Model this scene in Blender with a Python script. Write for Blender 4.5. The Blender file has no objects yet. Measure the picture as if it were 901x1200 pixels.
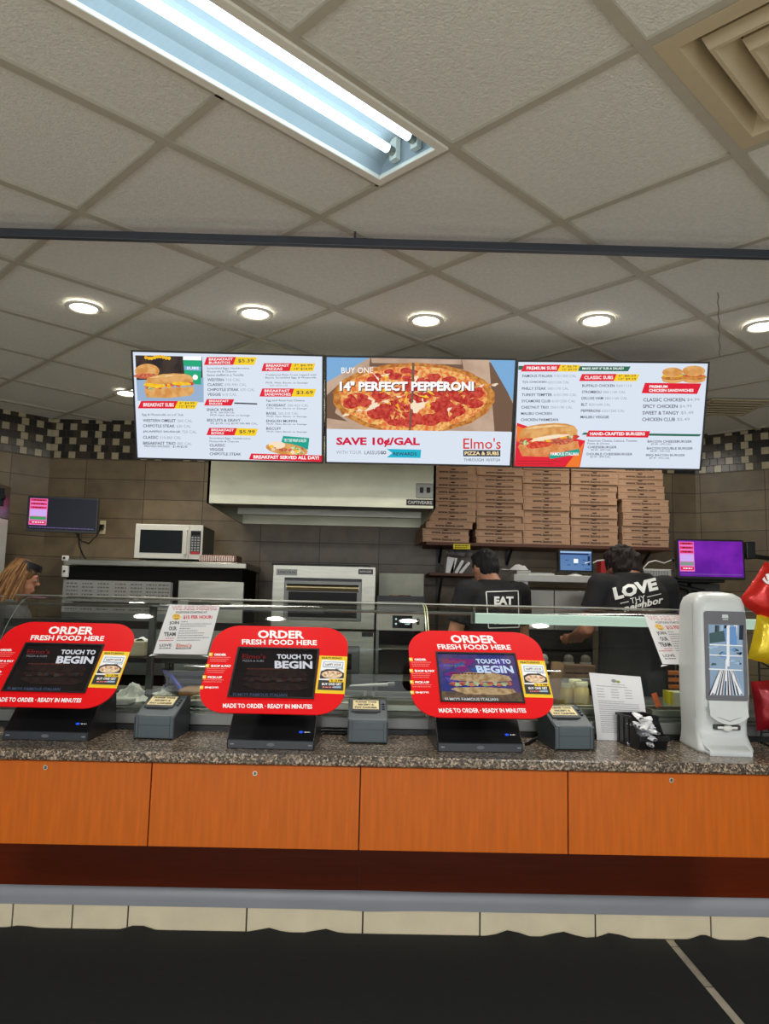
import bpy, bmesh, math, random
import numpy as np
from mathutils import Vector, Matrix, noise
from mathutils.bvhtree import BVHTree
random.seed(7)
sc = bpy.context.scene
COL = sc.collection
PI = math.pi
W, H, FPX = 901, 1200, 890.15
CZ = 1.375                       # camera height above the floor
# ------------------------------------------------------------------ camera
def cam_axes(yaw, pitch, roll):
    cy, sy = math.cos(yaw), math.sin(yaw)
    F = Vector((sy*math.cos(pitch), cy*math.cos(pitch), math.sin(pitch)))
    R = Vector((cy, -sy, 0)); U = R.cross(F)
    return R*math.cos(roll)+U*math.sin(roll), -R*math.sin(roll)+U*math.cos(roll), F
CR, CU, CF = cam_axes(.012042, .119934, .022912)
cd = bpy.data.cameras.new('camera'); cam = bpy.data.objects.new('camera', cd); COL.objects.link(cam)
cam.matrix_world = Matrix(((CR.x, CU.x, -CF.x, 0), (CR.y, CU.y, -CF.y, 0), (CR.z, CU.z, -CF.z, CZ), (0, 0, 0, 1)))
cd.sensor_width = 36; cd.lens = 36*FPX/1200; cd.clip_start = .02
sc.camera = cam
sc.view_settings.view_transform = 'Standard'; sc.view_settings.look = 'None'
sc.view_settings.exposure = 0; sc.view_settings.gamma = 1; sc.view_settings.use_curve_mapping = False
# ------------------------------------------------------------------ world and room lights behind the viewer
wd = bpy.data.worlds.new('world'); sc.world = wd; wd.use_nodes = True
wd.node_tree.nodes['Background'].inputs[0].default_value = (.80, .90, 1, 1)
wd.node_tree.nodes['Background'].inputs[1].default_value = .35
def area(name, loc, rot, sx, sy, power, col):
    l = bpy.data.lights.new(name, 'AREA'); l.shape = 'RECTANGLE'; l.size = sx; l.size_y = sy; l.energy = power; l.color = col
    o = bpy.data.objects.new(name, l); COL.objects.link(o); o.location = loc; o.rotation_euler = rot
    return o
area('customer_side_fluorescent', (1.3, -.9, 2.72), (0, 0, PI/4), 1.2, .3, 98, (1, .99, .97))
area('customer_side_fluorescent', (-1.5, -1.4, 2.72), (0, 0, PI/4), 1.2, .3, 98, (1, .99, .97))
area('storefront_window_light', (0, -2.9, 1.35), (PI/2, 0, 0), 5.5, 1.9, 80, (.92, .95, 1))
area('kitchen_fluorescent', (-.9, 4.75, 2.72), (0, 0, PI/4), 1.2, .3, 17, (1, .95, .85))
area('kitchen_fluorescent', (1.5, 4.6, 2.72), (0, 0, PI/4), 1.2, .3, 12, (1, .95, .85))
# ------------------------------------------------------------------ helpers
def ray(px, py): return CF + CR*((px-W/2)/FPX) - CU*((py-H/2)/FPX)
def at(px, py, Y):               # photo point at distance Y in front of the viewer
    r = ray(px, py); r = r*(Y/r.y); return Vector((r.x, r.y, r.z+CZ))
def atz(px, py, z):              # photo point at height z
    r = ray(px, py); r = r*((z-CZ)/r.z); return Vector((r.x, r.y, z))
def fb(x0, y0, x1, y1, Y):       # photo rectangle -> x and z extents at distance Y
    a = at((x0+x1)/2, (y0+y1)/2, Y); k = Y/FPX*1.0
    w = abs(x1-x0)*k; h = abs(y1-y0)*k
    return a.x-w/2, a.x+w/2, a.z-h/2, a.z+h/2
def lin(c): return tuple((v/255/12.92 if v <= 10 else ((v/255+.055)/1.055)**2.4) for v in c)+(1,)
MC = {}
def mat(name, rgb, rough=.5, metal=0, var=.06, scale=25, bump=0, bscale=200, spec=None, stretch=None, coat=0, rvar=0):
    if name in MC: return MC[name]
    m = bpy.data.materials.new(name); m.use_nodes = True; nt = m.node_tree; N = nt.nodes; L = nt.links
    b = N['Principled BSDF']; b.inputs['Roughness'].default_value = rough; b.inputs['Metallic'].default_value = metal
    if spec is not None: b.inputs['Specular IOR Level'].default_value = spec
    if coat: b.inputs['Coat Weight'].default_value = coat; b.inputs['Coat Roughness'].default_value = .12
    tc = N.new('ShaderNodeTexCoord'); src = tc.outputs['Object']
    if stretch:
        mp = N.new('ShaderNodeMapping'); mp.inputs['Scale'].default_value = stretch; L.new(src, mp.inputs[0]); src = mp.outputs[0]
    n = N.new('ShaderNodeTexNoise'); n.inputs['Scale'].default_value = scale; n.inputs['Detail'].default_value = 4; L.new(src, n.inputs['Vector'])
    mr = N.new('ShaderNodeMapRange'); mr.inputs[1].default_value = .25; mr.inputs[2].default_value = .75
    mr.inputs[3].default_value = 1-var; mr.inputs[4].default_value = 1+var; L.new(n.outputs[0], mr.inputs[0])
    hs = N.new('ShaderNodeHueSaturation'); hs.inputs['Color'].default_value = lin(rgb); L.new(mr.outputs[0], hs.inputs['Value'])
    L.new(hs.outputs[0], b.inputs['Base Color'])
    if rvar:
        m2 = N.new('ShaderNodeMapRange'); m2.inputs[3].default_value = rough-rvar; m2.inputs[4].default_value = rough+rvar
        L.new(n.outputs[0], m2.inputs[0]); L.new(m2.outputs[0], b.inputs['Roughness'])
    if bump:
        n2 = N.new('ShaderNodeTexNoise'); n2.inputs['Scale'].default_value = bscale; n2.inputs['Detail'].default_value = 3; L.new(src, n2.inputs['Vector'])
        bp = N.new('ShaderNodeBump'); bp.inputs['Strength'].default_value = bump; bp.inputs['Distance'].default_value = .004
        L.new(n2.outputs[0], bp.inputs['Height']); L.new(bp.outputs[0], b.inputs['Normal'])
    MC[name] = m; return m
def emat(name, rgb, s=1, rgb2=None, scale=20, rough=.3, base=(6, 6, 8)):   # something that glows: a screen image, a lamp
    if name in MC: return MC[name]
    m = bpy.data.materials.new(name); m.use_nodes = True; nt = m.node_tree; N = nt.nodes; L = nt.links
    b = N['Principled BSDF']; b.inputs['Roughness'].default_value = rough; b.inputs['Base Color'].default_value = lin(base); b.inputs['Specular IOR Level'].default_value = .2
    b.inputs['Emission Color'].default_value = lin(rgb); b.inputs['Emission Strength'].default_value = s
    if rgb2:
        tc = N.new('ShaderNodeTexCoord'); n = N.new('ShaderNodeTexNoise'); n.inputs['Scale'].default_value = scale; n.inputs['Detail'].default_value = 5
        L.new(tc.outputs['Object'], n.inputs['Vector'])
        r = N.new('ShaderNodeValToRGB'); r.color_ramp.elements[0].position = .4; r.color_ramp.elements[1].position = .6
        r.color_ramp.elements[0].color = lin(rgb); r.color_ramp.elements[1].color = lin(rgb2)
        L.new(n.outputs[0], r.inputs[0]); L.new(r.outputs[0], b.inputs['Emission Color'])
    MC[name] = m; return m
def glass(name, tint=(232, 242, 236), rough=.03, refl=1.0):
    if name in MC: return MC[name]
    m = bpy.data.materials.new(name); m.use_nodes = True; nt = m.node_tree; N = nt.nodes; L = nt.links
    N.remove(N['Principled BSDF']); o = N['Material Output']
    t = N.new('ShaderNodeBsdfTransparent'); t.inputs[0].default_value = lin(tint)
    g = N.new('ShaderNodeBsdfGlossy'); g.inputs['Roughness'].default_value = rough
    nz = N.new('ShaderNodeTexNoise'); nz.inputs['Scale'].default_value = 3
    lw = N.new('ShaderNodeFresnel'); lw.inputs[0].default_value = 1.45
    mu = N.new('ShaderNodeMath'); mu.operation = 'MULTIPLY'; mu.inputs[1].default_value = refl; L.new(lw.outputs[0], mu.inputs[0])
    mx = N.new('ShaderNodeMixShader'); L.new(mu.outputs[0], mx.inputs[0]); L.new(t.outputs[0], mx.inputs[1]); L.new(g.outputs[0], mx.inputs[2]); L.new(mx.outputs[0], o.inputs[0])
    MC[name] = m; return m
XF = {}                          # world matrices of the things, for parts made in world coordinates
class MB:
    def __init__(s): s.v = []; s.f = []; s.m = []; s.sm = []; s.mats = []
    def mi(s, m):
        if m not in s.mats: s.mats.append(m)
        return s.mats.index(m)
    def add(s, vs, fs, m, M=None, smooth=False):
        o = len(s.v); k = s.mi(m)
        s.v += [(M @ Vector(v)) if M else Vector(v) for v in vs]
        for f in fs: s.f.append([i+o for i in f]); s.m.append(k); s.sm.append(smooth)
    def bm(s, bm, m, M=None, smooth=False):
        bm.verts.index_update(); s.add([v.co.copy() for v in bm.verts], [[v.index for v in f.verts] for f in bm.faces], m, M, smooth); bm.free()
    def box(s, x0, x1, y0, y1, z0, z1, m, bev=0, M=None, seg=2):
        b = bmesh.new(); bmesh.ops.create_cube(b, size=1)
        for v in b.verts: v.co = Vector((x0+(v.co.x+.5)*(x1-x0), y0+(v.co.y+.5)*(y1-y0), z0+(v.co.z+.5)*(z1-z0)))
        if bev: bmesh.ops.bevel(b, geom=b.edges[:], offset=bev, segments=seg, affect='EDGES', profile=.5)
        s.bm(b, m, M, False)
    def prism(s, pts, fr, t0, t1, m, M=None, bev=0):       # 2D outline in frame fr=(o,u,v,n), from t0 to t1 along n
        o, u, v, n = fr; b = bmesh.new()
        A = [b.verts.new(o+u*p[0]+v*p[1]+n*t0) for p in pts]; B = [b.verts.new(o+u*p[0]+v*p[1]+n*t1) for p in pts]
        b.faces.new(A[::-1]); b.faces.new(B); k = len(pts)
        for i in range(k): b.faces.new((A[i], A[(i+1) % k], B[(i+1) % k], B[i]))
        bmesh.ops.recalc_face_normals(b, faces=b.faces[:])
        if bev: bmesh.ops.bevel(b, geom=b.edges[:], offset=bev, segments=2, affect='EDGES', profile=.5)
        s.bm(b, m, M)
    def cyl(s, p0, p1, r0, r1, m, n=16, M=None):
        p0 = Vector(p0); p1 = Vector(p1); d = (p1-p0).normalized(); a = d.orthogonal().normalized(); b = d.cross(a)
        vs = [p+(a*math.cos(2*PI*i/n)+b*math.sin(2*PI*i/n))*r for p, r in ((p0, r0), (p1, r1)) for i in range(n)]
        s.add(vs, [[i, (i+1) % n, n+(i+1) % n, n+i] for i in range(n)], m, M, True)
        s.add(vs, [list(range(n))[::-1], list(range(n, 2*n))], m, M)
    def tube(s, pts, r, m, n=8, M=None, taper=None):
        pts = [Vector(p) for p in pts]; vs = []; k = len(pts); a = None
        for i, p in enumerate(pts):
            d = (pts[min(i+1, k-1)]-pts[max(i-1, 0)]).normalized()
            a = d.orthogonal().normalized() if a is None else (a-d*a.dot(d)).normalized()
            b = d.cross(a); rr = r*(taper[i] if taper else 1)
            vs += [p+(a*math.cos(2*PI*j/n)+b*math.sin(2*PI*j/n))*rr for j in range(n)]
        fs = [[i*n+j, i*n+(j+1) % n, (i+1)*n+(j+1) % n, (i+1)*n+j] for i in range(k-1) for j in range(n)]
        s.add(vs, fs, m, M, True); s.add(vs, [list(range(n))[::-1], list(range((k-1)*n, k*n))], m, M)
    def lathe(s, prof, o, m, n=24, M=None, smooth=True, cap=True):
        o = Vector(o); vs = [o+Vector((r*math.cos(2*PI*j/n), r*math.sin(2*PI*j/n), z)) for r, z in prof for j in range(n)]; k = len(prof)
        s.add(vs, [[i*n+j, i*n+(j+1) % n, (i+1)*n+(j+1) % n, (i+1)*n+j] for i in range(k-1) for j in range(n)], m, M, smooth)
        if cap: s.add(vs, [list(range(n))[::-1], list(range((k-1)*n, k*n))], m, M)
    def ell(s, c, r, m, M=None, seg=16, smooth=True):
        b = bmesh.new(); bmesh.ops.create_uvsphere(b, u_segments=seg, v_segments=max(6, seg*2//3), radius=1)
        for v in b.verts: v.co = Vector((c[0]+v.co.x*r[0], c[1]+v.co.y*r[1], c[2]+v.co.z*r[2]))
        s.bm(b, m, M, smooth)
    def caps(s, p0, p1, r0, r1, m, n=12):                  # tapered limb with round ends
        p0 = Vector(p0); p1 = Vector(p1); d = (p1-p0).normalized(); pts = []; tp = []
        for k in range(4): t = k/4*PI/2; pts.append(p0-d*r0*math.cos(t)); tp.append(max(.03, r0*math.sin(t)))
        pts += [p0, p1]; tp += [r0, r1]
        for k in range(1, 5): t = k/4*PI/2; pts.append(p1+d*r1*math.sin(t)); tp.append(max(.003, r1*math.cos(t)))
        s.tube(pts, 1, m, n, taper=tp)
    def surf(s, P, m, M=None, smooth=True, closed=False):  # grid of points P[i][j]
        a = len(P); b = len(P[0]); vs = [p for r in P for p in r]
        fs = [[i*b+j, i*b+(j+1) % b, (i+1)*b+(j+1) % b, (i+1)*b+j] for i in range(a-1) for j in range(b if closed else b-1)]
        s.add(vs, fs, m, M, smooth)
    def build(s, name, parent=None, origin=None, local=False):
        me = bpy.data.meshes.new(name)
        inv = None
        if parent is not None and not local: inv = XF[parent.name].inverted()
        elif origin is not None: inv = Matrix.Translation(-Vector(origin))
        me.from_pydata([tuple(inv @ v if inv else v) for v in s.v], [], s.f)
        for m in s.mats: me.materials.append(m)
        me.polygons.foreach_set('material_index', s.m); me.polygons.foreach_set('use_smooth', s.sm); me.update()
        o = bpy.data.objects.new(name, me); COL.objects.link(o)
        if parent is not None: o.parent = parent; XF[o.name] = XF[parent.name]
        elif origin is not None: o.location = origin
        return o
def tag(o, label=None, cat=None, group=None, kind=None):
    if label: o['label'] = label
    if cat: o['category'] = cat
    if group: o['group'] = group
    if kind: o['kind'] = kind
    return o
def thing(name, label, cat, loc=(0, 0, 0), rotz=0, group=None):
    o = bpy.data.objects.new(name, None); COL.objects.link(o); o.location = loc; o.rotation_euler = (0, 0, rotz); o.empty_display_size = .05
    XF[o.name] = Matrix.Translation(Vector(loc)) @ Matrix.Rotation(rotz, 4, 'Z')
    return tag(o, label, cat, group)
def dup(root, loc, rotz, label, group=None):
    r = root.copy(); COL.objects.link(r); r.location = loc; r.rotation_euler = (0, 0, rotz); r['label'] = label
    if group: r['group'] = group
    for ch in list(root.children):
        c = ch.copy(); COL.objects.link(c); c.parent = r
        for g in list(ch.children):
            d = g.copy(); COL.objects.link(d); d.parent = c
    return r
TC = {}
def glyphs(s, bold=.02, shear=0):
    key = (s, bold, shear)
    if key not in TC:
        c = bpy.data.curves.new('lettering', 'FONT'); c.body = s; c.offset = bold; c.shear = shear; c.resolution_u = 2
        o = bpy.data.objects.new('lettering', c); COL.objects.link(o)
        dg = bpy.context.evaluated_depsgraph_get(); me = o.evaluated_get(dg).to_mesh()
        vs = [(v.co.x, v.co.y) for v in me.vertices]; fs = [list(p.vertices) for p in me.polygons]
        o.evaluated_get(dg).to_mesh_clear(); bpy.data.objects.remove(o); bpy.data.curves.remove(c)
        xs = [v[0] for v in vs]; ys = [v[1] for v in vs]; x0, x1, y0, y1 = min(xs), max(xs), min(ys), max(ys)
        TC[key] = ([((x-x0)/(x1-x0), (y-y0)/max(y1-y0, 1e-6)) for x, y in vs], fs)
    return TC[key]
class Canvas:                    # flat artwork on a panel; positions read in the photo's own crop and mapped to metres on the panel
    def __init__(s, corners, w, h, fr, mb, e=.0006):
        s.fr = fr; s.mb = mb; s.e = e
        dst = [(-w/2, h/2), (w/2, h/2), (w/2, -h/2), (-w/2, -h/2)]; A = []; B = []
        for (x, y), (u, v) in zip(corners, dst):
            A.append([x, y, 1, 0, 0, 0, -u*x, -u*y]); B.append(u); A.append([0, 0, 0, x, y, 1, -v*x, -v*y]); B.append(v)
        s.h = np.linalg.solve(np.array(A, float), np.array(B, float))
    def uv(s, x, y):
        h = s.h; d = h[6]*x+h[7]*y+1; return (h[0]*x+h[1]*y+h[2])/d, (h[3]*x+h[4]*y+h[5])/d
    def p(s, x, y, l):
        u, v = s.uv(x, y); o, U, V, N = s.fr; return o+U*u+V*v+N*(l*s.e)
    def poly(s, pts, m, l=1): s.mb.add([s.p(x, y, l) for x, y in pts], [list(range(len(pts)))[::-1]], m)
    def rect(s, x0, y0, x1, y1, m, l=1, sk=0): s.poly([(x0+sk, y0), (x1+sk, y0), (x1, y1), (x0, y1)], m, l)
    def ell(s, cx, cy, rx, ry, m, l=1, n=18, rot=0, wob=0):
        P = []
        for i in range(n):
            t = 2*PI*i/n; q = 1+wob*math.sin(3*t+cx)+wob*.6*math.sin(5*t+cy)
            x, y = rx*q*math.cos(t), ry*q*math.sin(t); P.append((cx+x*math.cos(rot)-y*math.sin(rot), cy+x*math.sin(rot)+y*math.cos(rot)))
        s.poly(P, m, l)
    def txt(s, t, x0, y0, x1, y1, m, l=3, bold=.02, shear=0):
        vs, fs = glyphs(t, bold, shear); s.mb.add([s.p(x0+(x1-x0)*a, y1+(y0-y1)*b, l) for a, b in vs], fs, m)
    def words(s, x0, y0, x1, h, m, l=3):       # print too small to read: a row of word-length strokes
        x = x0
        while x < x1:
            w = random.uniform(.9, 2.6)*h; s.rect(x, y0, min(x+w, x1), y0+h, m, l); x += w+h*.7
def rrect(x0, x1, y0, y1, r, n=6):
    P = []
    for cx, cy, a in ((x1-r, y1-r, 0), (x0+r, y1-r, 90), (x0+r, y0+r, 180), (x1-r, y0+r, 270)):
        for i in range(n+1): t = math.radians(a+90*i/n); P.append((cx+r*math.cos(t), cy+r*math.sin(t)))
    return P
def frame(c, yaw, tilt):         # tilt>0 leans the top away
    R = Vector((math.cos(yaw), math.sin(yaw), 0)); B = Vector((-math.sin(yaw), math.cos(yaw), 0))
    U = Vector((0, 0, 1))*math.cos(tilt)+B*math.sin(tilt); return Vector(c), R, U, R.cross(U)
def tray_frame(x, y, z, yaw): return Matrix.Translation((x, y, z)) @ Matrix.Rotation(yaw, 4, 'Z')
X3, Y3, Z3 = Vector((1, 0, 0)), Vector((0, 1, 0)), Vector((0, 0, 1))
# ------------------------------------------------------------------ materials
steel = mat('brushed_steel', (164, 162, 150), .34, 1, .2, 5, .05, 60, stretch=(1, 8, 8), rvar=.08)
steel_d = mat('dull_steel', (120, 120, 116), .42, 1, .12, 8, rvar=.1)
black = mat('black_plastic', (20, 20, 22), .38, 0, .15, 40, .03, 400)
blackm = mat('matte_black', (14, 13, 13), .8, 0, .15, 30, spec=.2)
white_p = mat('white_plastic', (226, 226, 220), .4, 0, .03)
card = mat('cardboard', (190, 152, 122), .85, 0, .06, 20, .05, 300)
card_d = mat('cardboard_print', (58, 36, 30), .85)
paper = mat('white_paper', (232, 232, 232), .8, 0, .02)
# ------------------------------------------------------------------ room shell
CEIL = CZ+1.369
YB = 5.85                                     # tiled back wall
def uvs(o, fn):
    me = o.data; l = me.uv_layers.new(name='UVMap')
    for lp in me.loops: l.data[lp.index].uv = fn(me.vertices[lp.vertex_index].co)
def brick_mat(name, c1, c2, mortar, bw, rh, ms, rough=.4, u0=0, v0=0, offs=0, bump=.3):
    m = bpy.data.materials.new(name); m.use_nodes = True; nt = m.node_tree; N = nt.nodes; L = nt.links; b = N['Principled BSDF']
    uv = N.new('ShaderNodeUVMap'); mp = N.new('ShaderNodeMapping'); mp.inputs['Location'].default_value = (-u0, -v0, 0); L.new(uv.outputs[0], mp.inputs[0])
    t = N.new('ShaderNodeTexBrick'); t.offset = offs; t.offset_frequency = 2; t.squash = 1
    for k, v in (('Scale', 1), ('Mortar Size', ms), ('Mortar Smooth', .2), ('Bias', 0), ('Brick Width', bw), ('Row Height', rh)): t.inputs[k].default_value = v
    t.inputs['Color1'].default_value = lin(c1); t.inputs['Color2'].default_value = lin(c2); t.inputs['Mortar'].default_value = lin(mortar)
    L.new(mp.outputs[0], t.inputs['Vector'])
    n = N.new('ShaderNodeTexNoise'); n.inputs['Scale'].default_value = 7; n.inputs['Detail'].default_value = 6; L.new(mp.outputs[0], n.inputs['Vector'])
    r = N.new('ShaderNodeMapRange'); r.inputs[1].default_value = .3; r.inputs[2].default_value = .7; r.inputs[3].default_value = .82; r.inputs[4].default_value = 1.2; L.new(n.outputs[0], r.inputs[0])
    h = N.new('ShaderNodeHueSaturation'); L.new(t.outputs[0], h.inputs['Color']); L.new(r.outputs[0], h.inputs['Value']); L.new(h.outputs[0], b.inputs['Base Color'])
    b.inputs['Roughness'].default_value = rough
    bp = N.new('ShaderNodeBump'); bp.inputs['Strength'].default_value = bump; bp.inputs['Distance'].default_value = .003; bp.invert = True
    L.new(t.outputs['Fac'], bp.inputs['Height']); L.new(bp.outputs[0], b.inputs['Normal']); return m
j0 = at(306, 611.7, YB)
walltile = brick_mat('brown_wall_tile', (124, 107, 80), (108, 93, 70), (62, 52, 38), .457, .152, .003, .38, j0.x, j0.z)
floortile = brick_mat('beige_floor_tile', (200, 190, 168), (186, 176, 154), (120, 108, 90), .33, .33, .004, .45)
mos = [mat('mosaic_dark', (44, 40, 36), .25), mat('mosaic_brown', (66, 58, 48), .25), mat('mosaic_cream', (176, 164, 134), .25, 0, .12, 12)]
grout = mat('grout', (58, 52, 46), .9)
MZ = at(155, 539, YB).z
def wall(name, p, d, length, z1=CEIL+.03):
    p = Vector(p); d = Vector(d).normalized(); n = Vector((d.y, -d.x, 0)); b = MB()     # n faces the room
    for t0, t1, z0, zz in ((0, .10, 0, z1),):
        vs = [p+d*a+Vector((0, 0, z))-n*q for q in (0, .10) for z in (z0, zz) for a in (0, length)]
        b.add(vs, [[0, 1, 3, 2], [5, 4, 6, 7], [4, 0, 2, 6], [1, 5, 7, 3], [2, 3, 7, 6], [4, 5, 1, 0]], walltile)
    s = (z1-MZ)/6
    b.add([p+d*a+Vector((0, 0, z))+n*.001 for z in (MZ, z1) for a in (0, length)], [[0, 1, 3, 2]], grout)
    for r in range(6):
        a = -s*.5*(r % 2); i = 0
        while a < length:
            a0 = max(a, 0)+.002; a1 = min(a+s, length)-.002
            k = 2 if (i % 6) in ((0, 4) if r % 2 == 0 else (1, 3)) else (0 if random.random() < .6 else 1)
            z = MZ+(5-r)*s
            if a1 > a0+.004: b.add([p+d*q+Vector((0, 0, zz))+n*.003 for zz in (z+.002, z+s-.002) for q in (a0, a1)], [[0, 1, 3, 2]], mos[k])
            a += s; i += 1
    o = b.build(name); o['kind'] = 'structure'; uvs(o, lambda c: ((c-p).dot(d)+(p.x if abs(d.y) < .01 else 0), c.z)); return o
cl = at(57, 560, YB).x; cr = at(815, 580, YB).x
wall('wall_back', (cl, YB, 0), (1, 0, 0), cr-cl)
q = 2.6; wall('wall_left', (cl-q*.7071, YB-q*.7071, 0), (1, 1, 0), q)
ang = math.radians(35); wall('wall_right', (cr, YB, 0), (math.cos(ang), -math.sin(ang), 0), 3.2)
b = MB(); b.box(-6, 6, -5, 6.6, -.1, 0, floortile); o = b.build('floor'); o['kind'] = 'structure'; uvs(o, lambda c: (c.x*.7071+c.y*.7071, c.y*.7071-c.x*.7071) if False else (c.x+.1, c.y))
# ceiling: lay-in tiles on a diagonal grid
ctile = mat('ceiling_tile', (212, 212, 206), .95, 0, .08, 60, .9, 130)
cbar = mat('ceiling_t_bar', (172, 167, 152), .6, 0, .04)
TH = .770471; GA = Vector((math.cos(TH), math.sin(TH), 0)); GB = Vector((-math.sin(TH), math.cos(TH), 0)); GO = Vector((.201165, 2.134481, 0)); GS = .6096
def node(i, j, z=CEIL): return GO+GA*(GS*i)-GB*(GS*j)+Vector((0, 0, z))
b = MB()
for i in range(-14, 15):
    for j in range(-14, 15):
        if (i, j) == (0, 1): continue                       # air diffuser
        cells = [(i, i+1, j, j+1)]
        if j == -1 and i in (-2, -1): cells = [(i, i+1, -1, -.5)]   # half tile beside the light
        for a0, a1, b0, b1 in cells:
            g = .012/GS; dz = CEIL+.006+random.uniform(-.0015, .0015)
            b.add([node(a0+g, b0+g, dz), node(a1-g, b0+g, dz), node(a1-g, b1-g, dz), node(a0+g, b1-g, dz)], [[0, 1, 2, 3]], ctile)
def tbar(p0, p1, w, z0, z1):
    d = (p1-p0).normalized(); n = Vector((-d.y, d.x, 0))*w/2; up = Vector((0, 0, z1-z0))
    vs = [p0-n, p0+n, p1+n, p1-n]; vs = [Vector((v.x, v.y, z0)) for v in vs]; vs += [v+up for v in vs]
    b.add(vs, [[3, 2, 1, 0], [4, 5, 6, 7], [0, 1, 5, 4], [1, 2, 6, 5], [2, 3, 7, 6], [3, 0, 4, 7]], cbar)
for k in range(-14, 15):
    if k == -1: tbar(node(k, -14), node(k, -.5), .026, CEIL-.004, CEIL+.012); tbar(node(k, 0), node(k, 14), .026, CEIL-.004, CEIL+.012)
    else: tbar(node(k, -14), node(k, 14), .026, CEIL-.004, CEIL+.012)
    tbar(node(-14, k), node(14, k), .032, CEIL-.005, CEIL+.012)
tbar(node(-2, -.5), node(0, -.5), .026, CEIL-.004, CEIL+.012)
me = b.build('ceiling'); bb = bmesh.new(); bb.from_mesh(me.data)
for co, no in (((0, YB, 0), (0, 1, 0)), ((0, -4.9, 0), (0, -1, 0)), ((-5, 0, 0), (-1, 0, 0)), ((5, 0, 0), (1, 0, 0)), ((cl, YB, 0), (-1, 1, 0)), ((cr, YB, 0), (math.sin(ang), math.cos(ang), 0))):
    bmesh.ops.bisect_plane(bb, geom=bb.verts[:]+bb.edges[:]+bb.faces[:], plane_co=co, plane_no=no, clear_outer=True)
bb.to_mesh(me.data); bb.free(); me['kind'] = 'structure'
# ------------------------------------------------------------------ counter front
YF, YK, CT = 2.68, 3.37, CZ-.52               # counter edge, recessed kick panel, worktop height
def granite():
    m = bpy.data.materials.new('speckled_granite'); m.use_nodes = True; nt = m.node_tree; N = nt.nodes; L = nt.links; b = N['Principled BSDF']
    tc = N.new('ShaderNodeTexCoord'); v = N.new('ShaderNodeTexVoronoi'); v.inputs['Scale'].default_value = 170; L.new(tc.outputs['Object'], v.inputs['Vector'])
    r = N.new('ShaderNodeValToRGB'); r.color_ramp.interpolation = 'CONSTANT'; e = r.color_ramp.elements
    sx = N.new('ShaderNodeSeparateColor'); L.new(v.outputs['Color'], sx.inputs[0]); L.new(sx.outputs[0], r.inputs[0])
    e[0].color = lin((62, 54, 46)); e[1].position = .3; e[1].color = lin((128, 112, 94))
    for p, c in ((.55, (96, 84, 72)), (.74, (172, 154, 132)), (.9, (48, 44, 42))): k = e.new(p); k.color = lin(c)
    n = N.new('ShaderNodeTexNoise'); n.inputs['Scale'].default_value = 14; L.new(tc.outputs['Object'], n.inputs['Vector'])
    mr = N.new('ShaderNodeMapRange'); mr.inputs[3].default_value = .8; mr.inputs[4].default_value = 1.2; L.new(n.outputs[0], mr.inputs[0])
    h = N.new('ShaderNodeHueSaturation'); L.new(r.outputs[0], h.inputs['Color']); L.new(mr.outputs[0], h.inputs['Value']); L.new(h.outputs[0], b.inputs['Base Color'])
    b.inputs['Roughness'].default_value = .22; return m
gran = granite()
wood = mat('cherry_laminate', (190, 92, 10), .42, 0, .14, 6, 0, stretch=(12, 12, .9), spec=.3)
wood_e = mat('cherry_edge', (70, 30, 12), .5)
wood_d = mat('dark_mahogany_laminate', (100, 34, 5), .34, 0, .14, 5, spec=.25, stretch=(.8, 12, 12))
b = MB(); b.box(-2.6, 2.6, YF, YK+.1, CT-.036, CT, gran, .006); ct = b.build('countertop', origin=(0, YF, CT-.036))
tag(ct, 'long speckled brown granite worktop carrying the ordering screens', 'countertop')
zb = at(450, 997, YF+.02).z
xs = [at(x, 940, YF+.02).x for x in (-68, 175.5, 421.5, 665.5, 910)]
where = ['leftmost, cut off by the photo edge', 'below the middle red screen, with a lock', 'below the right red screen, no lock', 'rightmost, under the white napkin dispenser']
lock = [(54, 899), (299, 906), None, (786, 914)]
brass = mat('lock_metal', (214, 206, 190), .25, 1)
for i in range(4):
    t = thing('counter_cabinet', 'orange wood cabinet under the granite worktop, '+where[i], 'cabinet', ((xs[i]+xs[i+1])/2, YF+.02, zb), 0, 'orange wood cabinets under the worktop')
    b = MB(); b.box(xs[i], xs[i+1], YF+.04, YK-.02, zb+.004, CT-.037, wood_e); b.build('carcass', t)
    b = MB(); b.box(xs[i]+.002, xs[i+1]-.002, YF+.02, YF+.0385, zb, CT-.040, wood, .0015); d = b.build('door', t)
    if lock[i]:
        c = at(*lock[i], YF+.02); b = MB(); b.cyl((c.x, c.y, c.z), (c.x, c.y-.005, c.z), .009, .008, brass, 16); b.cyl((c.x, c.y-.005, c.z), (c.x, c.y-.0056, c.z), .0058, .0058, steel_d, 12)
        b.box(c.x-.001, c.x+.001, c.y-.0062, c.y-.0055, c.z-.004, c.z+.004, black); b.build('lock', d)
b = MB()
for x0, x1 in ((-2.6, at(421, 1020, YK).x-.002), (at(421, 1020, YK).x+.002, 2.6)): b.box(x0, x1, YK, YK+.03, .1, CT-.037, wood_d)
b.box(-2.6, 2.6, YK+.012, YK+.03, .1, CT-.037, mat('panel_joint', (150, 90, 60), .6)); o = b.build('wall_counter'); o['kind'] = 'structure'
gs = mat('grey_vinyl_strip', (158, 160, 164), .4, 0, .05, 5); b = MB(); P = []
for i in range(61):
    x = -2.6+i*5.2/60; w = .006*math.exp(-((x-.02)/.12)**2); P.append([(x, YK-.002, .172+w*.4), (x, YK-.014-w, .165), (x, YK-.015-w, .125), (x, YK-.012, .099-w)])
b.surf(P, gs); o = b.build('trim_1'); o['kind'] = 'structure'
bt = mat('beige_base_tile', (234, 220, 186), .35, 0, .08, 9); b = MB()
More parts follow.
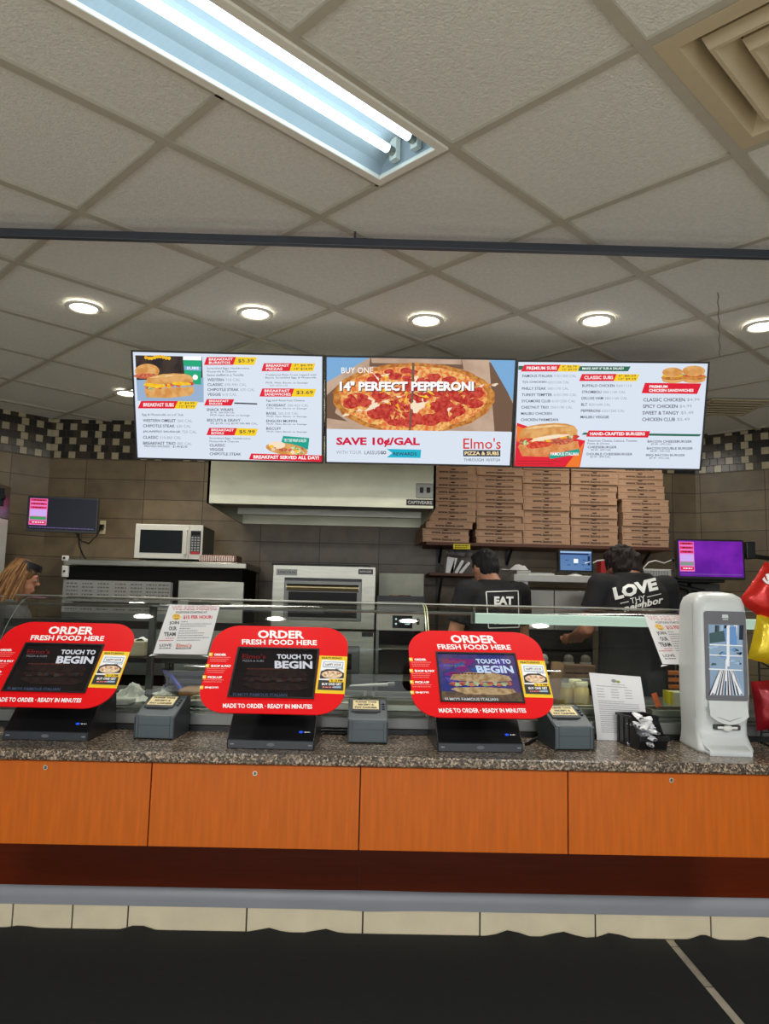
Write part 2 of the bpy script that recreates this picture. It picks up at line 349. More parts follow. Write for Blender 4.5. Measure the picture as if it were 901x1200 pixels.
jx = [at(x, 1078, YK).x for x in (-120, 15, 85, 150, 289, 425, 562, 697, 832, 968)]
b.box(-2.6, 2.6, YK+.002, YK+.02, 0, .1, mat('dark_grout', (50, 42, 34), .9))
for x0, x1 in zip(jx, jx[1:]): b.box(x0+.003, x1-.003, YK-.008, YK+.006, .004, .1, bt, .002)
o = b.build('baseboard_front'); o['kind'] = 'structure'
# black floor mats with a rippled back edge
matm = mat('black_mat', (27, 29, 28), .85, 0, .25, 70, .6, 900)
s0, s1 = atz(783, 1101, 0), atz(866, 1200, 0)
bumps = [(atz(x, 1094, 0).x, h, w) for x, h, w in ((160, .016, .05), (20, .008, .05), (314, .014, .05), (380, .014, .05), (595, .02, .055), (655, .018, .06), (712, .018, .05), (815, .016, .045), (880, .014, .05))]
def seam(y): k = (y-s0.y)/(s1.y-s0.y); return s0.x+(s1.x-s0.x)*k
def floor_mat(lx, rx, label):
    b = MB(); T = []; nx, ny = 90, 26; ys = [1.2+(3.352-1.2)*(j/ny)**.6 for j in range(ny+1)]
    for y in ys:
        r = []
        for i in range(nx+1):
            a, c = lx(y), rx(y); x = a+(c-a)*i/nx; f = max(0, 1-(3.352-y)/.16)**2
            r.append(Vector((x, y, .007+f*sum(h*math.exp(-((x-bx)/w)**2) for bx, h, w in bumps)*1.3)))
        T.append(r)
    b.surf(T, matm); B = [[Vector((v.x, v.y, max(.0005, v.z-.006))) for v in r] for r in T]; b.surf([r[::-1] for r in B], matm)
    for A, D in ((T[0], B[0]), (B[-1], T[-1])): b.surf([D, A], matm, smooth=False)
    b.surf([[r[0] for r in T], [r[0] for r in B]], matm, smooth=False); b.surf([[r[-1] for r in B], [r[-1] for r in T]], matm, smooth=False)
    o = b.build('floor_mat', origin=(lx(2)*.5+rx(2)*.5, 2.3, 0)); tag(o, label, 'mat', 'black floor mats')
sw = .019
floor_mat(lambda y: -3, lambda y: seam(y)-sw, 'wide black floor mat left of the beige strip of floor')
floor_mat(lambda y: seam(y)+sw, lambda y: 3, 'black floor mat right of the beige strip of floor')
# ------------------------------------------------------------------ ceiling fittings
tube_e = emat('fluorescent_tube', (222, 243, 255), 7); lamp_e = emat('downlight_lens', (255, 244, 226), 14)
white_m = mat('white_enamel', (222, 220, 208), .35, 0, .03)
c0 = node(-1, -.25); MT = Matrix(((GA.x, GB.x, 0, 0), (GA.y, GB.y, 0, 0), (0, 0, 1, 0), (0, 0, 0, 1)))
t = thing('ceiling_light', 'long fluorescent ceiling light with two lit tubes set diagonally', 'light', (c0.x, c0.y, CEIL)); XF[t.name] = Matrix.Translation(c0)
refl_m = mat('reflector_enamel', (150, 158, 162), .5, 0, .03)
hl, hw = GS-.006, GS*.25-.004
b = MB()
for a0, a1, b0, b1 in ((-hl, hl, -hw, -hw+.03), (-hl, hl, hw-.03, hw), (-hl, -hl+.03, -hw+.03, hw-.03), (hl-.03, hl, -hw+.03, hw-.03)): b.box(a0, a1, b0, b1, -.012, .004, white_m, .003, MT)
b.build('frame', t, local=True)
b = MB(); P = [[(-hl+.02, y, z), (hl-.02, y, z)] for y, z in ((-hw+.02, .004), (-hw+.035, .04), (-.05, .09), (.05, .09), (hw-.035, .04), (hw-.02, .004))]; b.surf(P, refl_m, MT, smooth=False)
for x in (-hl+.02, hl-.02): b.add([(x, y, z) for y, z in ((-hw+.02, .004), (-hw+.035, .04), (-.05, .09), (.05, .09), (hw-.035, .04), (hw-.02, .004))], [list(range(6))], refl_m, MT)
b.build('reflector', t, local=True)
for y in (-.045, .045):
    b = MB(); b.cyl((-hl+.07, y, .045), (hl-.07, y, .045), .0135, .0135, tube_e, 14, MT); tb = b.build('tube', t, local=True)
    for x in (-1, 1): b = MB(); b.cyl((x*(hl-.07), y, .045), (x*(hl-.04), y, .045), .014, .014, steel, 12, MT); b.box(x*(hl-.035)-.01, x*(hl-.035)+.01, y-.014, y+.014, .02, .09, white_m, 0, MT); b.build('socket', tb, local=True)
lens = glass('prismatic_lens', (236, 244, 246), .25, .8); b = MB(); P = []
for k in range(2*72+1):
    x = -hl+.03+(2*hl-.06)*k/144; P.append([(x, -hw+.028, -.004+.0012*(k % 2)), (x, hw-.028, -.004+.0012*(k % 2))])
b.surf(P, lens, MT, smooth=False); b.build('lens', t, local=True)
# air diffuser
c0 = node(.5, 1.5); t = thing('air_diffuser', 'square stepped cream air vent in the ceiling', 'vent', (c0.x, c0.y, CEIL)); XF[t.name] = Matrix.Translation(c0)
vent_m = mat('cream_vent_enamel', (186, 172, 142), .5, 0, .04); h = GS/2-.016; b = MB()
def ring(b, r0, z0, r1, z1, m):
    vs = [(sx*r, sy*r, z) for r, z in ((r0, z0), (r1, z1)) for sx, sy in ((-1, -1), (1, -1), (1, 1), (-1, 1))]
    b.add(vs, [[i, (i+1) % 4, 4+(i+1) % 4, 4+i] for i in range(4)], m, MT)
ring(b, h, .0, h, -.006, vent_m); ring(b, h, -.006, h-.045, -.006, vent_m); ring(b, h-.045, -.006, h-.075, .055, vent_m); ring(b, h-.075, .055, 0.001, .075, mat('vent_throat', (60, 58, 54), .9)); b.build('frame', t, local=True)
for r0 in (h-.085, h-.155, h-.215):
    b = MB(); ring(b, r0, .02, r0-.012, -.010, vent_m); ring(b, r0-.012, -.010, r0-.022, -.010, vent_m); ring(b, r0-.022, -.010, r0-.062, .04, vent_m); ring(b, r0, .02, r0-.008, .04, vent_m); b.build('cone', t, local=True)
b = MB(); ring(b, .03, .03, .0005, .03, vent_m); b.build('core', t, local=True)
# far slotted vent
c = atz(853, 477, CEIL); t = thing('slot_vent', 'small dark slotted vent in the far ceiling beyond the right menu screen', 'vent', (c.x, c.y, CEIL)); b = MB(); b.box(-.2, .2, -.2, .2, -.008, .0, vent_m, .003); b.build('frame', t, local=True)
b = MB(); b.box(-.17, .17, -.17, .17, -.0085, -.0081, mat('vent_throat', (60, 58, 54), .9)); b.build('opening', t, local=True)
for k in range(6): b = MB(); b.box(-.17, .17, -.15+k*.06-.014, -.15+k*.06+.014, -.013, -.0086, vent_m); b.build('louvre', t, local=True)
# downlights
lab = ['leftmost of the row above the menu screens', 'second from the left, above the left menu screen', 'middle one, above the pizza picture screen', 'fourth from the left, above the right menu screen', 'rightmost of the row, cut by the photo edge', 'far one half hidden behind the left menu screen']
for i, q in enumerate(((98, 362), (299, 369), (499, 377), (699, 377), (893, 384), (149, 462))):
    c = atz(*q, CEIL-.012)
    t = thing('downlight', 'round recessed ceiling spotlight, '+lab[i], 'spotlight', (c.x, c.y, CEIL), 0, 'round recessed ceiling spotlights')
    b = MB(); b.lathe([(.085, -.004), (.085, -.010), (.078, -.014), (.064, -.012), (.060, -.005)], (0, 0, 0), white_m, 28, cap=False); b.build('trim_ring', t, local=True)
    b = MB(); b.lathe([(.0005, -.012), (.035, -.0105), (.062, -.007)], (0, 0, 0), lamp_e, 24, cap=False); b.build('lens', t, local=True)
    l = bpy.data.lights.new('spot_lamp', 'SPOT'); l.energy = 34 if i < 5 else 28; l.spot_size = 2.3; l.spot_blend = .8; l.shadow_soft_size = .05; l.color = (1, .95, .87)
    lo = bpy.data.objects.new('spot_lamp', l); COL.objects.link(lo); lo.parent = t; lo.location = (0, 0, -.03)
# dark rail hung under the ceiling
rail_m = mat('dark_blue_grey_rail', (52, 58, 66), .45, 0, .08); zr = CEIL-.05; yr = atz(450, 286, zr).y
t = thing('ceiling_rail', 'thin dark horizontal rail hung across the room just under the ceiling', 'rail', (0, yr, zr))
b = MB(); dx = .0
b.box(-2.6, 2.6, -.012, .012, -.016, .016, rail_m, .003); b.build('bar', t, local=True)
for x in (-2.2, -.1, 2.2): b = MB(); b.cyl((x, 0, .014), (x, 0, .045), .004, .004, rail_m, 8); b.build('hanger', t, local=True)
# hanging bead chain at the right
c = atz(889, 297, CEIL); b = MB()
for k in range(46): b.ell((c.x+.002*math.sin(k*.7), c.y+.35, CEIL-.012-k*.0062), (.0028, .0028, .0032), steel_d, seg=6)
tag(b.build('bead_chain', origin=(c.x, c.y+.35, CEIL)), 'thin bead chain hanging from the ceiling at the right edge', 'chain')
# ------------------------------------------------------------------ menu screens
E_ = lambda n, c, s=1: emat('glow_'+n, c, s)
scr_w, scr_r, scr_y, scr_k, scr_g = E_('white', (222, 232, 246), .95), E_('red', (222, 22, 48)), E_('yellow', (246, 206, 24)), E_('ink', (52, 54, 66)), E_('grey_ink', (150, 156, 172))
scr_gr, scr_t, scr_or, scr_b, scr_wh = E_('dark_green', (40, 104, 82)), E_('teal', (0, 160, 140)), E_('orange', (240, 120, 40)), E_('pale_blue', (120, 170, 214)), E_('pure_white', (255, 255, 255))
f_bunl = emat('glow_bun_light', (240, 204, 150), 1, (226, 178, 112), 30); f_bun = emat('glow_bun', (208, 142, 72), 1, (226, 172, 104), 26); f_ham = emat('glow_ham', (170, 70, 50), 1, (220, 120, 90), 90); f_egg = emat('glow_egg', (250, 206, 40), 1, (236, 170, 30), 50)
f_let = emat('glow_lettuce', (110, 150, 60), 1, (220, 224, 170), 90); f_tom = emat('glow_tomato', (196, 40, 30), 1, (226, 90, 60), 60); f_chz = emat('glow_cheese', (238, 190, 110), 1, (222, 110, 50), 55)
f_pep = emat('glow_pepperoni', (170, 28, 26), 1, (206, 74, 56), 55); f_crust = emat('glow_crust', (206, 140, 62), 1, (170, 96, 36), 40); f_box = emat('glow_box_card', (196, 168, 146), 1, (180, 150, 128), 8)
f_boxd = E_('box_shadow', (112, 84, 66)); f_dk = emat('glow_dark_table', (40, 32, 34), 1, (64, 50, 44), 15); f_mint = E_('mint', (30, 166, 120)); f_plate = E_('plate', (150, 176, 206)); f_wchz = E_('mozzarella', (246, 224, 196))
def banner(cv, x0, y0, x1, y1, xp, sk, lines, price, tw=None, ps=True):
    cv.rect(x0, y0, xp, y1, scr_r, 2, sk) if False else cv.poly([(x0+sk, y0), (xp+sk, y0), (xp, y1), (x0, y1)], scr_r, 2)
    if price: cv.poly([(xp+sk, y0), (x1+sk, y0+2), (x1, y1+1), (xp, y1)], scr_y, 2)
    n = len(lines); hh = (y1-y0)/(n+.9)
    for i, s in enumerate(lines):
        yy = y0+(y1-y0)*(i+.5)/n*.86+(y1-y0)*.07; ww = min(xp-x0-sk-12, len(s)*hh*1.0) if not tw else tw[i]
        cv.txt(s, x0+sk+10, yy-hh*.46, x0+sk+10+ww, yy+hh*.46, scr_wh, 4, .018)
    if price:
        n = len(price); ph = (y1-y0)/(n+.8)
        for i, s in enumerate(price):
            yy = (y0+y1)/2+(i-(n-1)/2)*(y1-y0)/n*.9; cv.txt(s, xp+sk*.6+14-4*n*0, yy-ph*.45, x1-2, yy+ph*.45, scr_k, 4, .008)
def item(cv, name, cal, x, y, xe, h=11, k=.66):
    w = (xe-x); nw = w*len(name)/(len(name)+.86*len(cal)+1) if cal else w
    cv.txt(name, x, y, x+nw, y+h, scr_k, 3, .012)
    if cal: cv.txt(cal, x+nw+h*.6, y+h*.05, xe, y+h, scr_g, 3, .0)
def sub(cv, L, R, T, B):         # long filled roll
    w = R-L; h = B-T; X = lambda a: L+w*a; Y = lambda a: T+h*a
    cv.poly([(X(.06), Y(.98)), (X(0), Y(.72)), (X(.04), Y(.62)), (X(.5), Y(.6)), (X(.98), Y(.55)), (X(1), Y(.74)), (X(.92), Y(.9)), (X(.5), Y(1))], f_bun, 2)
    for i in range(15): cv.ell(X(.07+.062*i), Y(.58-.012*i+.03*math.sin(i*2)), w*.055, h*.085, (f_ham, f_let, f_tom, f_egg)[i % 4], 3+(i % 3)*.4, 10, wob=.2)
    cv.poly([(X(.02), Y(.47)), (X(.025), Y(.34)), (X(.08), Y(.2)), (X(.2), Y(.12)), (X(.38), Y(.07)), (X(.6), Y(.04)), (X(.8), Y(.06)), (X(.92), Y(.12)), (X(.975), Y(.24)), (X(.97), Y(.37)), (X(.8), Y(.40)), (X(.55), Y(.43)), (X(.3), Y(.47))], f_bun, 5); cv.poly([(X(.1), Y(.22)), (X(.3), Y(.13)), (X(.6), Y(.09)), (X(.85), Y(.13)), (X(.6), Y(.15)), (X(.3), Y(.2))], f_bunl, 5.4)
def menu_display(c, yaw, tilt, label, px):
    t = thing('menu_screen', label, 'screen', (c[0], c[1], c[2]), 0, 'lit menu screens above the counter'); w, h = .957, .538
    fr = frame(c, yaw, tilt); o, U, V, N = fr; b = MB()
    b.prism(rrect(-w/2-.009, w/2+.009, -h/2-.009, h/2+.009, .004, 2), fr, -.045, -.004, black)
    for a in ((-w/2-.009, w/2+.009, h/2, h/2+.009), (-w/2-.009, w/2+.009, -h/2-.009, -h/2), (-w/2-.009, -w/2, -h/2, h/2), (w/2, w/2+.009, -h/2, h/2)): b.prism([(a[0], a[2]), (a[1], a[2]), (a[1], a[3]), (a[0], a[3])], fr, -.004, .003, black)
    b.build('bezel', t)
    b = MB(); p0 = o+V*.1-N*.045
    b.box(p0.x-.17, p0.x+.17, p0.y, p0.y+.03, p0.z-.12, p0.z+.10, black); b.box(p0.x-.02, p0.x+.02, p0.y+.02, p0.y+.46, p0.z-.06, p0.z-.02, black); b.cyl((p0.x, p0.y+.45, p0.z-.04), (p0.x, p0.y+.45, CEIL-.004), .02, .02, black, 14); b.lathe([(.06, -.012), (.06, -.004)], (p0.x, p0.y+.45, CEIL), black, 20); b.build('ceiling_mount', t)
    b = MB(); b.prism([(-w/2, -h/2), (w/2, -h/2), (w/2, h/2), (-w/2, h/2)], fr, -.003, 0, scr_w); cv = Canvas(px, w, h, fr, b, .0005); return t, b, cv
# breakfast menu (crop 150,400-390,550)
t, b, cv = menu_display((-.766, 3.82, CZ+.980), -.007, -.339, 'left menu screen listing breakfast items beside a photo of a filled sub', [(25, 45), (857, 70), (855, 522), (45, 515)])
cv.poly([(36, 60), (336, 68), (343, 268), (46, 262)], f_dk, 1); cv.poly([(40, 170), (343, 160), (343, 268), (46, 262)], f_plate, 1.5)
for i in range(9): cv.ell(85+i*13, 70+4*math.sin(i), 8, 8, f_egg, 2, 8)
cv.poly([(250, 66), (334, 68), (332, 190), (262, 186)], f_mint, 2); cv.poly([(252, 66), (334, 66), (334, 84), (252, 82)], scr_wh, 3); cv.poly([(256, 108), (332, 112), (331, 130), (258, 126)], scr_b, 3); cv.txt('SUBS', 268, 112, 322, 124, scr_wh, 4); cv.ell(306, 158, 12, 12, scr_wh, 3)
cv.ell(90, 130, 56, 32, f_bun, 2.5); cv.ell(84, 152, 55, 12, f_ham, 2.8)
sub(cv, 76, 302, 136, 250); cv.ell(124, 194, 52, 9, f_egg, 6, rot=.08); cv.ell(244, 186, 44, 8, f_egg, 6, rot=.05)
banner(cv, 46, 263, 304, 296, 212, 16, ['BREAKFAST SUBS'], ['6" $4.99', '12" $7.99'])
cv.txt('Egg & Mozzarella on a 6" Sub', 66, 318, 252, 331, scr_k, 3, 0)
for n, cal, y, xe in (('WESTERN OMELET', '560 CAL', 343, 292), ('CHIPOTLE STEAK', '630 CAL', 367, 286), ('JALAPEÑO SAUSAGE', '750 CAL', 392, 312), ('CLASSIC', '510-860 CAL', 418, 242), ('BREAKFAST TRIO', '800 CAL', 444, 290)): item(cv, n, cal, 70, y, xe, 13)
cv.txt('PROTEIN PACKED! - $1.49/$2.00', 76, 460, 270, 470, scr_k, 3, .005)
banner(cv, 345, 70, 565, 104, 474, 12, ['BREAKFAST', 'BURRITOS'], ['$5.39'])
for i, s in enumerate(('Scrambled Eggs, Hashbrowns,', 'Mozzarella & Chipotle', 'Sauce stuffed in a Tortilla')): cv.txt(s, 358, 115+i*14, 358+(188, 130, 160)[i], 125+i*14, scr_k, 3, 0)
for n, cal, y, xe in (('WESTERN', '710 CAL', 163, 505), ('CLASSIC', '690-940 CAL', 184, 532), ('CHIPOTLE STEAK', '670 CAL', 206, 568), ('VEGGIE', '610 CAL', 227, 488)): item(cv, n, cal, 360, y, xe, 12)
banner(cv, 345, 254, 480, 282, 466, 12, ['BREAKFAST', 'SNACKS'], None); cv.poly([(478, 268), (578, 271), (578, 277), (478, 274)], scr_k, 2)
cv.txt('SNACK WRAPS', 356, 294, 474, 306, scr_k, 3, .01); cv.txt('$2.79 - 400-500 CAL', 372, 309, 480, 317, scr_k, 3, 0); cv.txt('PICK: Ham, Bacon, or Sausage', 372, 320, 546, 330, scr_k, 3, 0)
cv.txt('BISCUITS & GRAVY', 358, 340, 506, 352, scr_k, 3, .01); cv.txt('SM, $2.99 / LG, $3.99 390-980 CAL', 372, 356, 578, 365, scr_k, 3, 0)
banner(cv, 355, 380, 570, 412, 478, 12, ['BREAKFAST', 'BOWLS'], ['$5.99'])
for i, s in enumerate(('Scrambled Eggs, Hashbrowns,', 'Mozzarella & Chipotle')): cv.txt(s, 368, 421+i*14, 368+(184, 130)[i], 431+i*14, scr_k, 3, 0)
for n, y, xe in (('CLASSIC', 450, 438), ('VEGGIE', 469, 430), ('CHIPOTLE STEAK', 488, 508)): item(cv, n, '', 369, y, xe, 12)
banner(cv, 597, 98, 818, 132, 718, 10, ['BREAKFAST', 'PIZZAS'], ['7" $6.99', '14" $14.99'])
cv.txt('Traditional Pizza Crust topped with', 614, 144, 832, 154, scr_k, 3, 0); cv.txt('Bacon, Scrambled Egg, & Mozzarella', 614, 156, 832, 166, scr_k, 3, 0); cv.txt('PICK: Ham, Bacon, or Sausage', 616, 178, 796, 188, scr_k, 3, 0); cv.txt('600-1070 CAL', 632, 190, 712, 198, scr_g, 3, 0)
banner(cv, 588, 207, 820, 242, 726, 12, ['BREAKFAST', 'SANDWICHES'], ['$3.69'])
cv.txt('Egg and American Cheese', 618, 254, 782, 265, scr_k, 3, 0)
for n, cal, y, xe in (('CROISSANT', '300-450 CAL', 274, 800), ('BAGEL', '360-510 CAL', 309, 756), ('ENGLISH MUFFIN', '', 342, 750), ('BISCUIT', '', 375, 682)): item(cv, n, cal, 618, y, xe, 11); cv.txt('PICK: Ham, Bacon, or Sausage', 620, y+15, 792, y+24, scr_k, 3, 0)
cv.poly([(690, 412), (803, 420), (797, 470), (680, 452)], scr_t, 2); cv.txt('TRY THE WRAP & SALSA!', 694, 424, 790, 438, scr_wh, 3, .01)
cv.ell(706, 470, 92, 26, f_bun, 3, rot=.12); cv.ell(664, 452, 36, 16, f_wchz, 3.4)
for i in range(22): cv.ell(640+random.random()*140, 458+random.random()*34, 10, 7, (f_ham, f_let, f_egg, f_wchz)[i % 4], 3.6+(i % 3)*.3, 8, wob=.2)
cv.poly([(552, 490), (857, 494), (856, 522), (542, 516)], scr_r, 6); cv.txt('BREAKFAST SERVED ALL DAY!', 562, 497, 844, 512, scr_wh, 8, .03)
b.build('screen', t)
# pizza offer (crop 375,410-605,550)
t, b, cv = menu_display((.214, 3.828, CZ+.986), -.030, -.347, 'middle menu screen showing a large pepperoni pizza in a box', [(32, 35), (893, 52), (868, 528), (32, 515)])
cv.poly([(32, 35), (893, 52), (878, 376), (32, 364)], f_box, 1); cv.poly([(32, 35), (230, 38), (32, 150)], scr_b, 2); cv.poly([(775, 48), (893, 52), (884, 240)], scr_b, 2)
cv.poly([(232, 40), (650, 46), (660, 92), (228, 78)], f_boxd, 1.6); cv.poly([(236, 36), (648, 44), (650, 70), (240, 62)], f_box, 2)
cv.poly([(32, 210), (120, 130), (70, 290), (150, 345), (32, 325)], f_boxd, 1.6); cv.poly([(32, 315), (400, 372), (32, 364)], f_box, 2.2); cv.poly([(775, 60), (800, 66), (884, 250), (880, 376), (800, 374)], f_boxd, 1.7)
P = []
for i in range(48):
    a = 2*PI*i/48; r = 1+.012*math.sin(i*2.3); x = 430+370*r*math.cos(a); y = 218+156*r*math.sin(a)*(1.06 if math.sin(a) > 0 else 1); P.append((x, min(y, 374)))
cv.poly(P, f_crust, 3); cv.poly([(430+(x-430)*.91, 214+(y-214)*.9 if y < 370 else y) for x, y in P], f_chz, 3.5)
rr = random.Random(5)
for i in range(95):
    a = rr.random()*2*PI; q = rr.random()**.55*.86; x = 430+345*q*math.cos(a); y = 212+138*q*math.sin(a)
    s_ = rr.uniform(.75, 1.1)
    if y < 342: cv.ell(x, y, s_*(25+24*(y-60)/300), s_*(12+19*(y-60)/300), f_pep, 4+(i % 12)*.15, 16, wob=.07)
for i in range(60):
    a = rr.random()*2*PI; q = rr.random()**.6*.82; x = 430+345*q*math.cos(a); y = 215+138*q*math.sin(a)
    if y < 340: cv.ell(x, y, 8+18*rr.random(), 3+6*rr.random(), (f_chz, f_wchz, f_egg, f_chz)[i % 4], 6+(i % 4)*.2, 9, wob=.4, rot=rr.random()*3)
cv.poly([(424, 62), (436, 62), (432, 200), (418, 372), (410, 372), (422, 200)], f_boxd, 7); 
for i in range(34): u = i/33; x = 120+680*u; y = 300-104*min(1, u/.45)-34*max(0, (u-.45)/.55); cv.ell(x, y, 16, 4+3*rr.random(), (f_wchz, f_chz, f_crust)[i % 3], 6.9, 8, wob=.4, rot=-.2)
cv.ell(448, 262, 34, 22, f_wchz, 7.1, 14, -.3, .25); cv.ell(244, 262, 34, 11, f_wchz, 7.1, 14, -.5, .25)
shd = E_('soft_black', (60, 22, 22))
cv.txt('BUY ONE', 100, 82, 246, 109, scr_wh, 9, 0)
for m, d, l in ((shd, 4, 8.5), (scr_wh, 0, 9.5)): cv.txt('14" PERFECT PEPPERONI', 92+d, 146+d, 706+d, 190+d, m, l, .045)
cv.poly([(32, 364), (878, 378), (868, 528), (32, 515)], scr_w, 8)
cv.txt('SAVE 10¢/GAL', 76, 402, 460, 446, E_('crimson', (206, 0, 62)), 10, .04); cv.txt('WITH YOUR', 76, 463, 192, 479, scr_g, 10, 0); cv.txt('LASSUS', 206, 464, 276, 480, scr_k, 10, 0); cv.txt('GO', 279, 464, 306, 480, scr_k, 10, .04)
cv.poly([(308, 455), (466, 458), (463, 496), (308, 494), (334, 474)], E_('cyan', (0, 176, 204)), 9); cv.txt('REWARDS', 338, 470, 446, 485, scr_k, 10, .02)
cv.txt("Elmo's", 658, 404, 828, 454, E_('logo_red', (214, 36, 28)), 10, .005); cv.rect(658, 459, 826, 488, scr_k, 9); cv.txt('PIZZA & SUBS', 664, 465, 820, 482, E_('cream_ink', (250, 224, 170)), 10, .03); cv.txt('THROUGH 10/07/24', 660, 497, 824, 510, scr_k, 10, 0)
b.build('screen', t)
# subs and burgers (crop 600,415-830,555)
t, b, cv = menu_display((1.198, 3.825, CZ+.991), -.057, -.29, 'right menu screen listing premium subs, chicken sandwiches and burgers', [(35, 30), (898, 40), (858, 522), (5, 512)])
cv.poly([(35, 48), (60, 48), (55, 66), (34, 66)], scr_gr, 1)
banner(cv, 46, 43, 304, 74, 213, 16, ['PREMIUM SUBS'], ['6" $6.79', '12" $9.79']); cv.poly([(316, 50), (548, 52), (536, 74), (308, 72)], scr_gr, 2); cv.txt('MAKE ANY 6" SUB A SALAD!', 328, 55, 516, 66, scr_wh, 3, .02)
for i, (n, cal, xe) in enumerate((('FAMOUS ITALIAN', '710/1350 CAL', 300), ('TJ\'S CHICKEN', '620/1200 CAL', 268), ('PHILLY STEAK', '580/1170 CAL', 264), ('TURKEY TEMPTER', '610/1290 CAL', 300), ('SYCAMORE CLUB', '610/1250 CAL', 294), ('CHESTNUT TRIO', '550/1190 CAL', 280), ('MALIBU CHICKEN', '', 184), ('CHICKEN PARMESAN', '', 212))): item(cv, n, cal, 52-i*1.7, 88+i*28.8, xe, 12.5)
banner(cv, 312, 86, 574, 118, 470, 14, ['CLASSIC SUBS'], ['6" $6.29', '12" $9.29'])
for i, (n, cal, xe) in enumerate((('BUFFALO CHICKEN', '560/1110', 552), ('STROMBOLI', '580/1160 CAL', 524), ('DELUXE HAM', '580/1160 CAL', 532), ('BLT', '820/1640 CAL', 454), ('PEPPERONI', '630/1260 CAL', 518), ('MALIBU VEGGIE', '', 446))): item(cv, n, cal, 326-i*2, 133+i*28.8, xe, 12.5)
for x, y, s in ((738, 92, 52), (834, 88, 58)):
    cv.ell(x, y+s*.42, s*.92, s*.28, f_bun, 2); cv.ell(x, y+s*.22, s*1.0, s*.22, f_crust, 3); cv.ell(x, y+s*.05, s*.98, s*.12, f_let if s > 55 else f_egg, 3.5, wob=.05)
    if s > 55: cv.ell(x, y+s*.12, s*.9, s*.08, f_tom, 3.8)
    cv.ell(x, y-s*.25, s*.9, s*.42, f_bun, 4)
cv.poly([(612, 127), (868, 130), (848, 178), (596, 174)], scr_r, 6); cv.txt('PREMIUM', 632, 138, 714, 150, scr_wh, 8, .03); cv.txt('CHICKEN SANDWICHES', 630, 155, 832, 168, scr_wh, 8, .03)
for i, (n, cal, xe) in enumerate((('CLASSIC CHICKEN', '$4.99', 860), ('SPICY CHICKEN', '$4.99', 824), ('SWEET & TANGY', '$5.49', 832), ('CHICKEN CLUB', '$5.49', 814))): item(cv, n, cal, 604-i*2, 196+i*30, xe, 16)
cv.poly([(330, 355), (866, 362), (858, 372), (320, 365)], scr_gr, 2); cv.poly([(352, 345), (634, 348), (624, 378), (340, 374)], scr_r, 3); cv.txt('HAND-CRAFTED BURGERS', 358, 353, 610, 368, scr_wh, 5, .03)
cv.txt('American Cheese, Lettuce, Tomato,', 346, 387, 576, 399, scr_k, 3, 0); cv.txt('Pickle, & Onions', 346, 401, 446, 411, scr_k, 3, 0)
for n, s, x, y, xe in (('CHEESEBURGER', '$5.49 - 620 CAL', 346, 417, 480), ('DOUBLE CHEESEBURGER', '$7.49 - 890 CAL', 342, 449, 552), ('BACON CHEESEBURGER', '$7.49 - 670 CAL', 622, 390, 824), ('BACON DOUBLE BURGER', '$8.49 - 930 CAL', 618, 422, 828), ('BBQ BACON BURGER', '$7.49 - 810 CAL', 614, 454, 792)): item(cv, n, '', x, y, xe, 11); cv.txt(s, x+16, y+14, x+108, y+23, scr_k, 3, 0)
cv.poly([(22, 310), (170, 360), (335, 392), (308, 518), (5, 512)], scr_r, 2); cv.poly([(18, 322), (110, 360), (20, 400)], scr_or, 2.5); cv.poly([(240, 516), (330, 400), (306, 518)], scr_or, 2.5)
sub(cv, 24, 308, 304, 468); cv.ell(120, 412, 60, 16, f_tom, 6, rot=-.1, wob=.06); cv.ell(230, 396, 56, 14, f_ham, 6.2, rot=-.1, wob=.06); cv.ell(170, 378, 90, 9, f_wchz, 6.4, rot=-.15, wob=.1)
cv.poly([(166, 458), (306, 430), (310, 452), (172, 478)], scr_t, 8); cv.txt('FAMOUS ITALIAN', 174, 446, 302, 462, scr_wh, 9, .02)
cv.words(18, 486, 220, 4, E_('dim_red', (170, 20, 40)), 4); cv.words(18, 498, 190, 4, E_('dim_red', (170, 20, 40)), 4)
b.build('screen', t)
# ------------------------------------------------------------------ extractor hood
x0, x1, z0, z1 = fb(242, 556, 512, 593, 4.6); zt = CEIL-.32
hood_steel = mat('hood_steel', (214, 212, 186), .42, .85, .14, 4, stretch=(1, 1, 3))
t = thing('extractor_hood', 'long stainless steel extractor hood above the pizza oven', 'hood', ((x0+x1)/2, 4.6, z0)); b = MB()
b.prism([(4.6, z0), (4.6, z0+.30), (4.75, zt), (YB-.004, zt), (YB-.004, z0), (YB-.06, z0), (YB-.06, zt-.03), (4.77, zt-.03), (4.62, z0+.29), (4.62, z0)], (Vector((0, 0, 0)), Y3, Z3, X3), x0, x1, hood_steel)
for x in (x0, x1-.015): b.prism([(4.6, z0), (4.6, z0+.30), (4.75, zt), (YB-.004, zt), (YB-.004, z0)], (Vector((0, 0, 0)), Y3, Z3, X3), x, x+.015, steel)
b.build('canopy', t)
b = MB(); b.prism([(4.65, z0+.03), (4.95, z0+.02), (5.75, z0+.35), (5.75, z0+.38), (4.65, z0+.30)], (Vector((0, 0, 0)), Y3, Z3, X3), x0+.02, x1-.02, steel_d); b.box(x0+.1, x1-.06, 5.1, 5.14, z0-.005, z0+.06, steel); b.build('grease_filter', t)
sx0, sx1, sz0, sz1 = fb(487.5, 566.5, 508, 584, 4.6); b = MB(); b.box(sx0, sx1, 4.592, 4.6, sz0, sz1, steel, .003); sp = b.build('switch_plate', t)
for px in (494, 502): c = at(px, 574.5, 4.592); b = MB(); b.box(c.x-.011, c.x+.011, 4.584, 4.5925, c.z-.017, c.z+.017, black, .002); b.box(c.x-.004, c.x+.004, 4.578, 4.585, c.z-.002, c.z+.011, black); b.build('switch', sp)
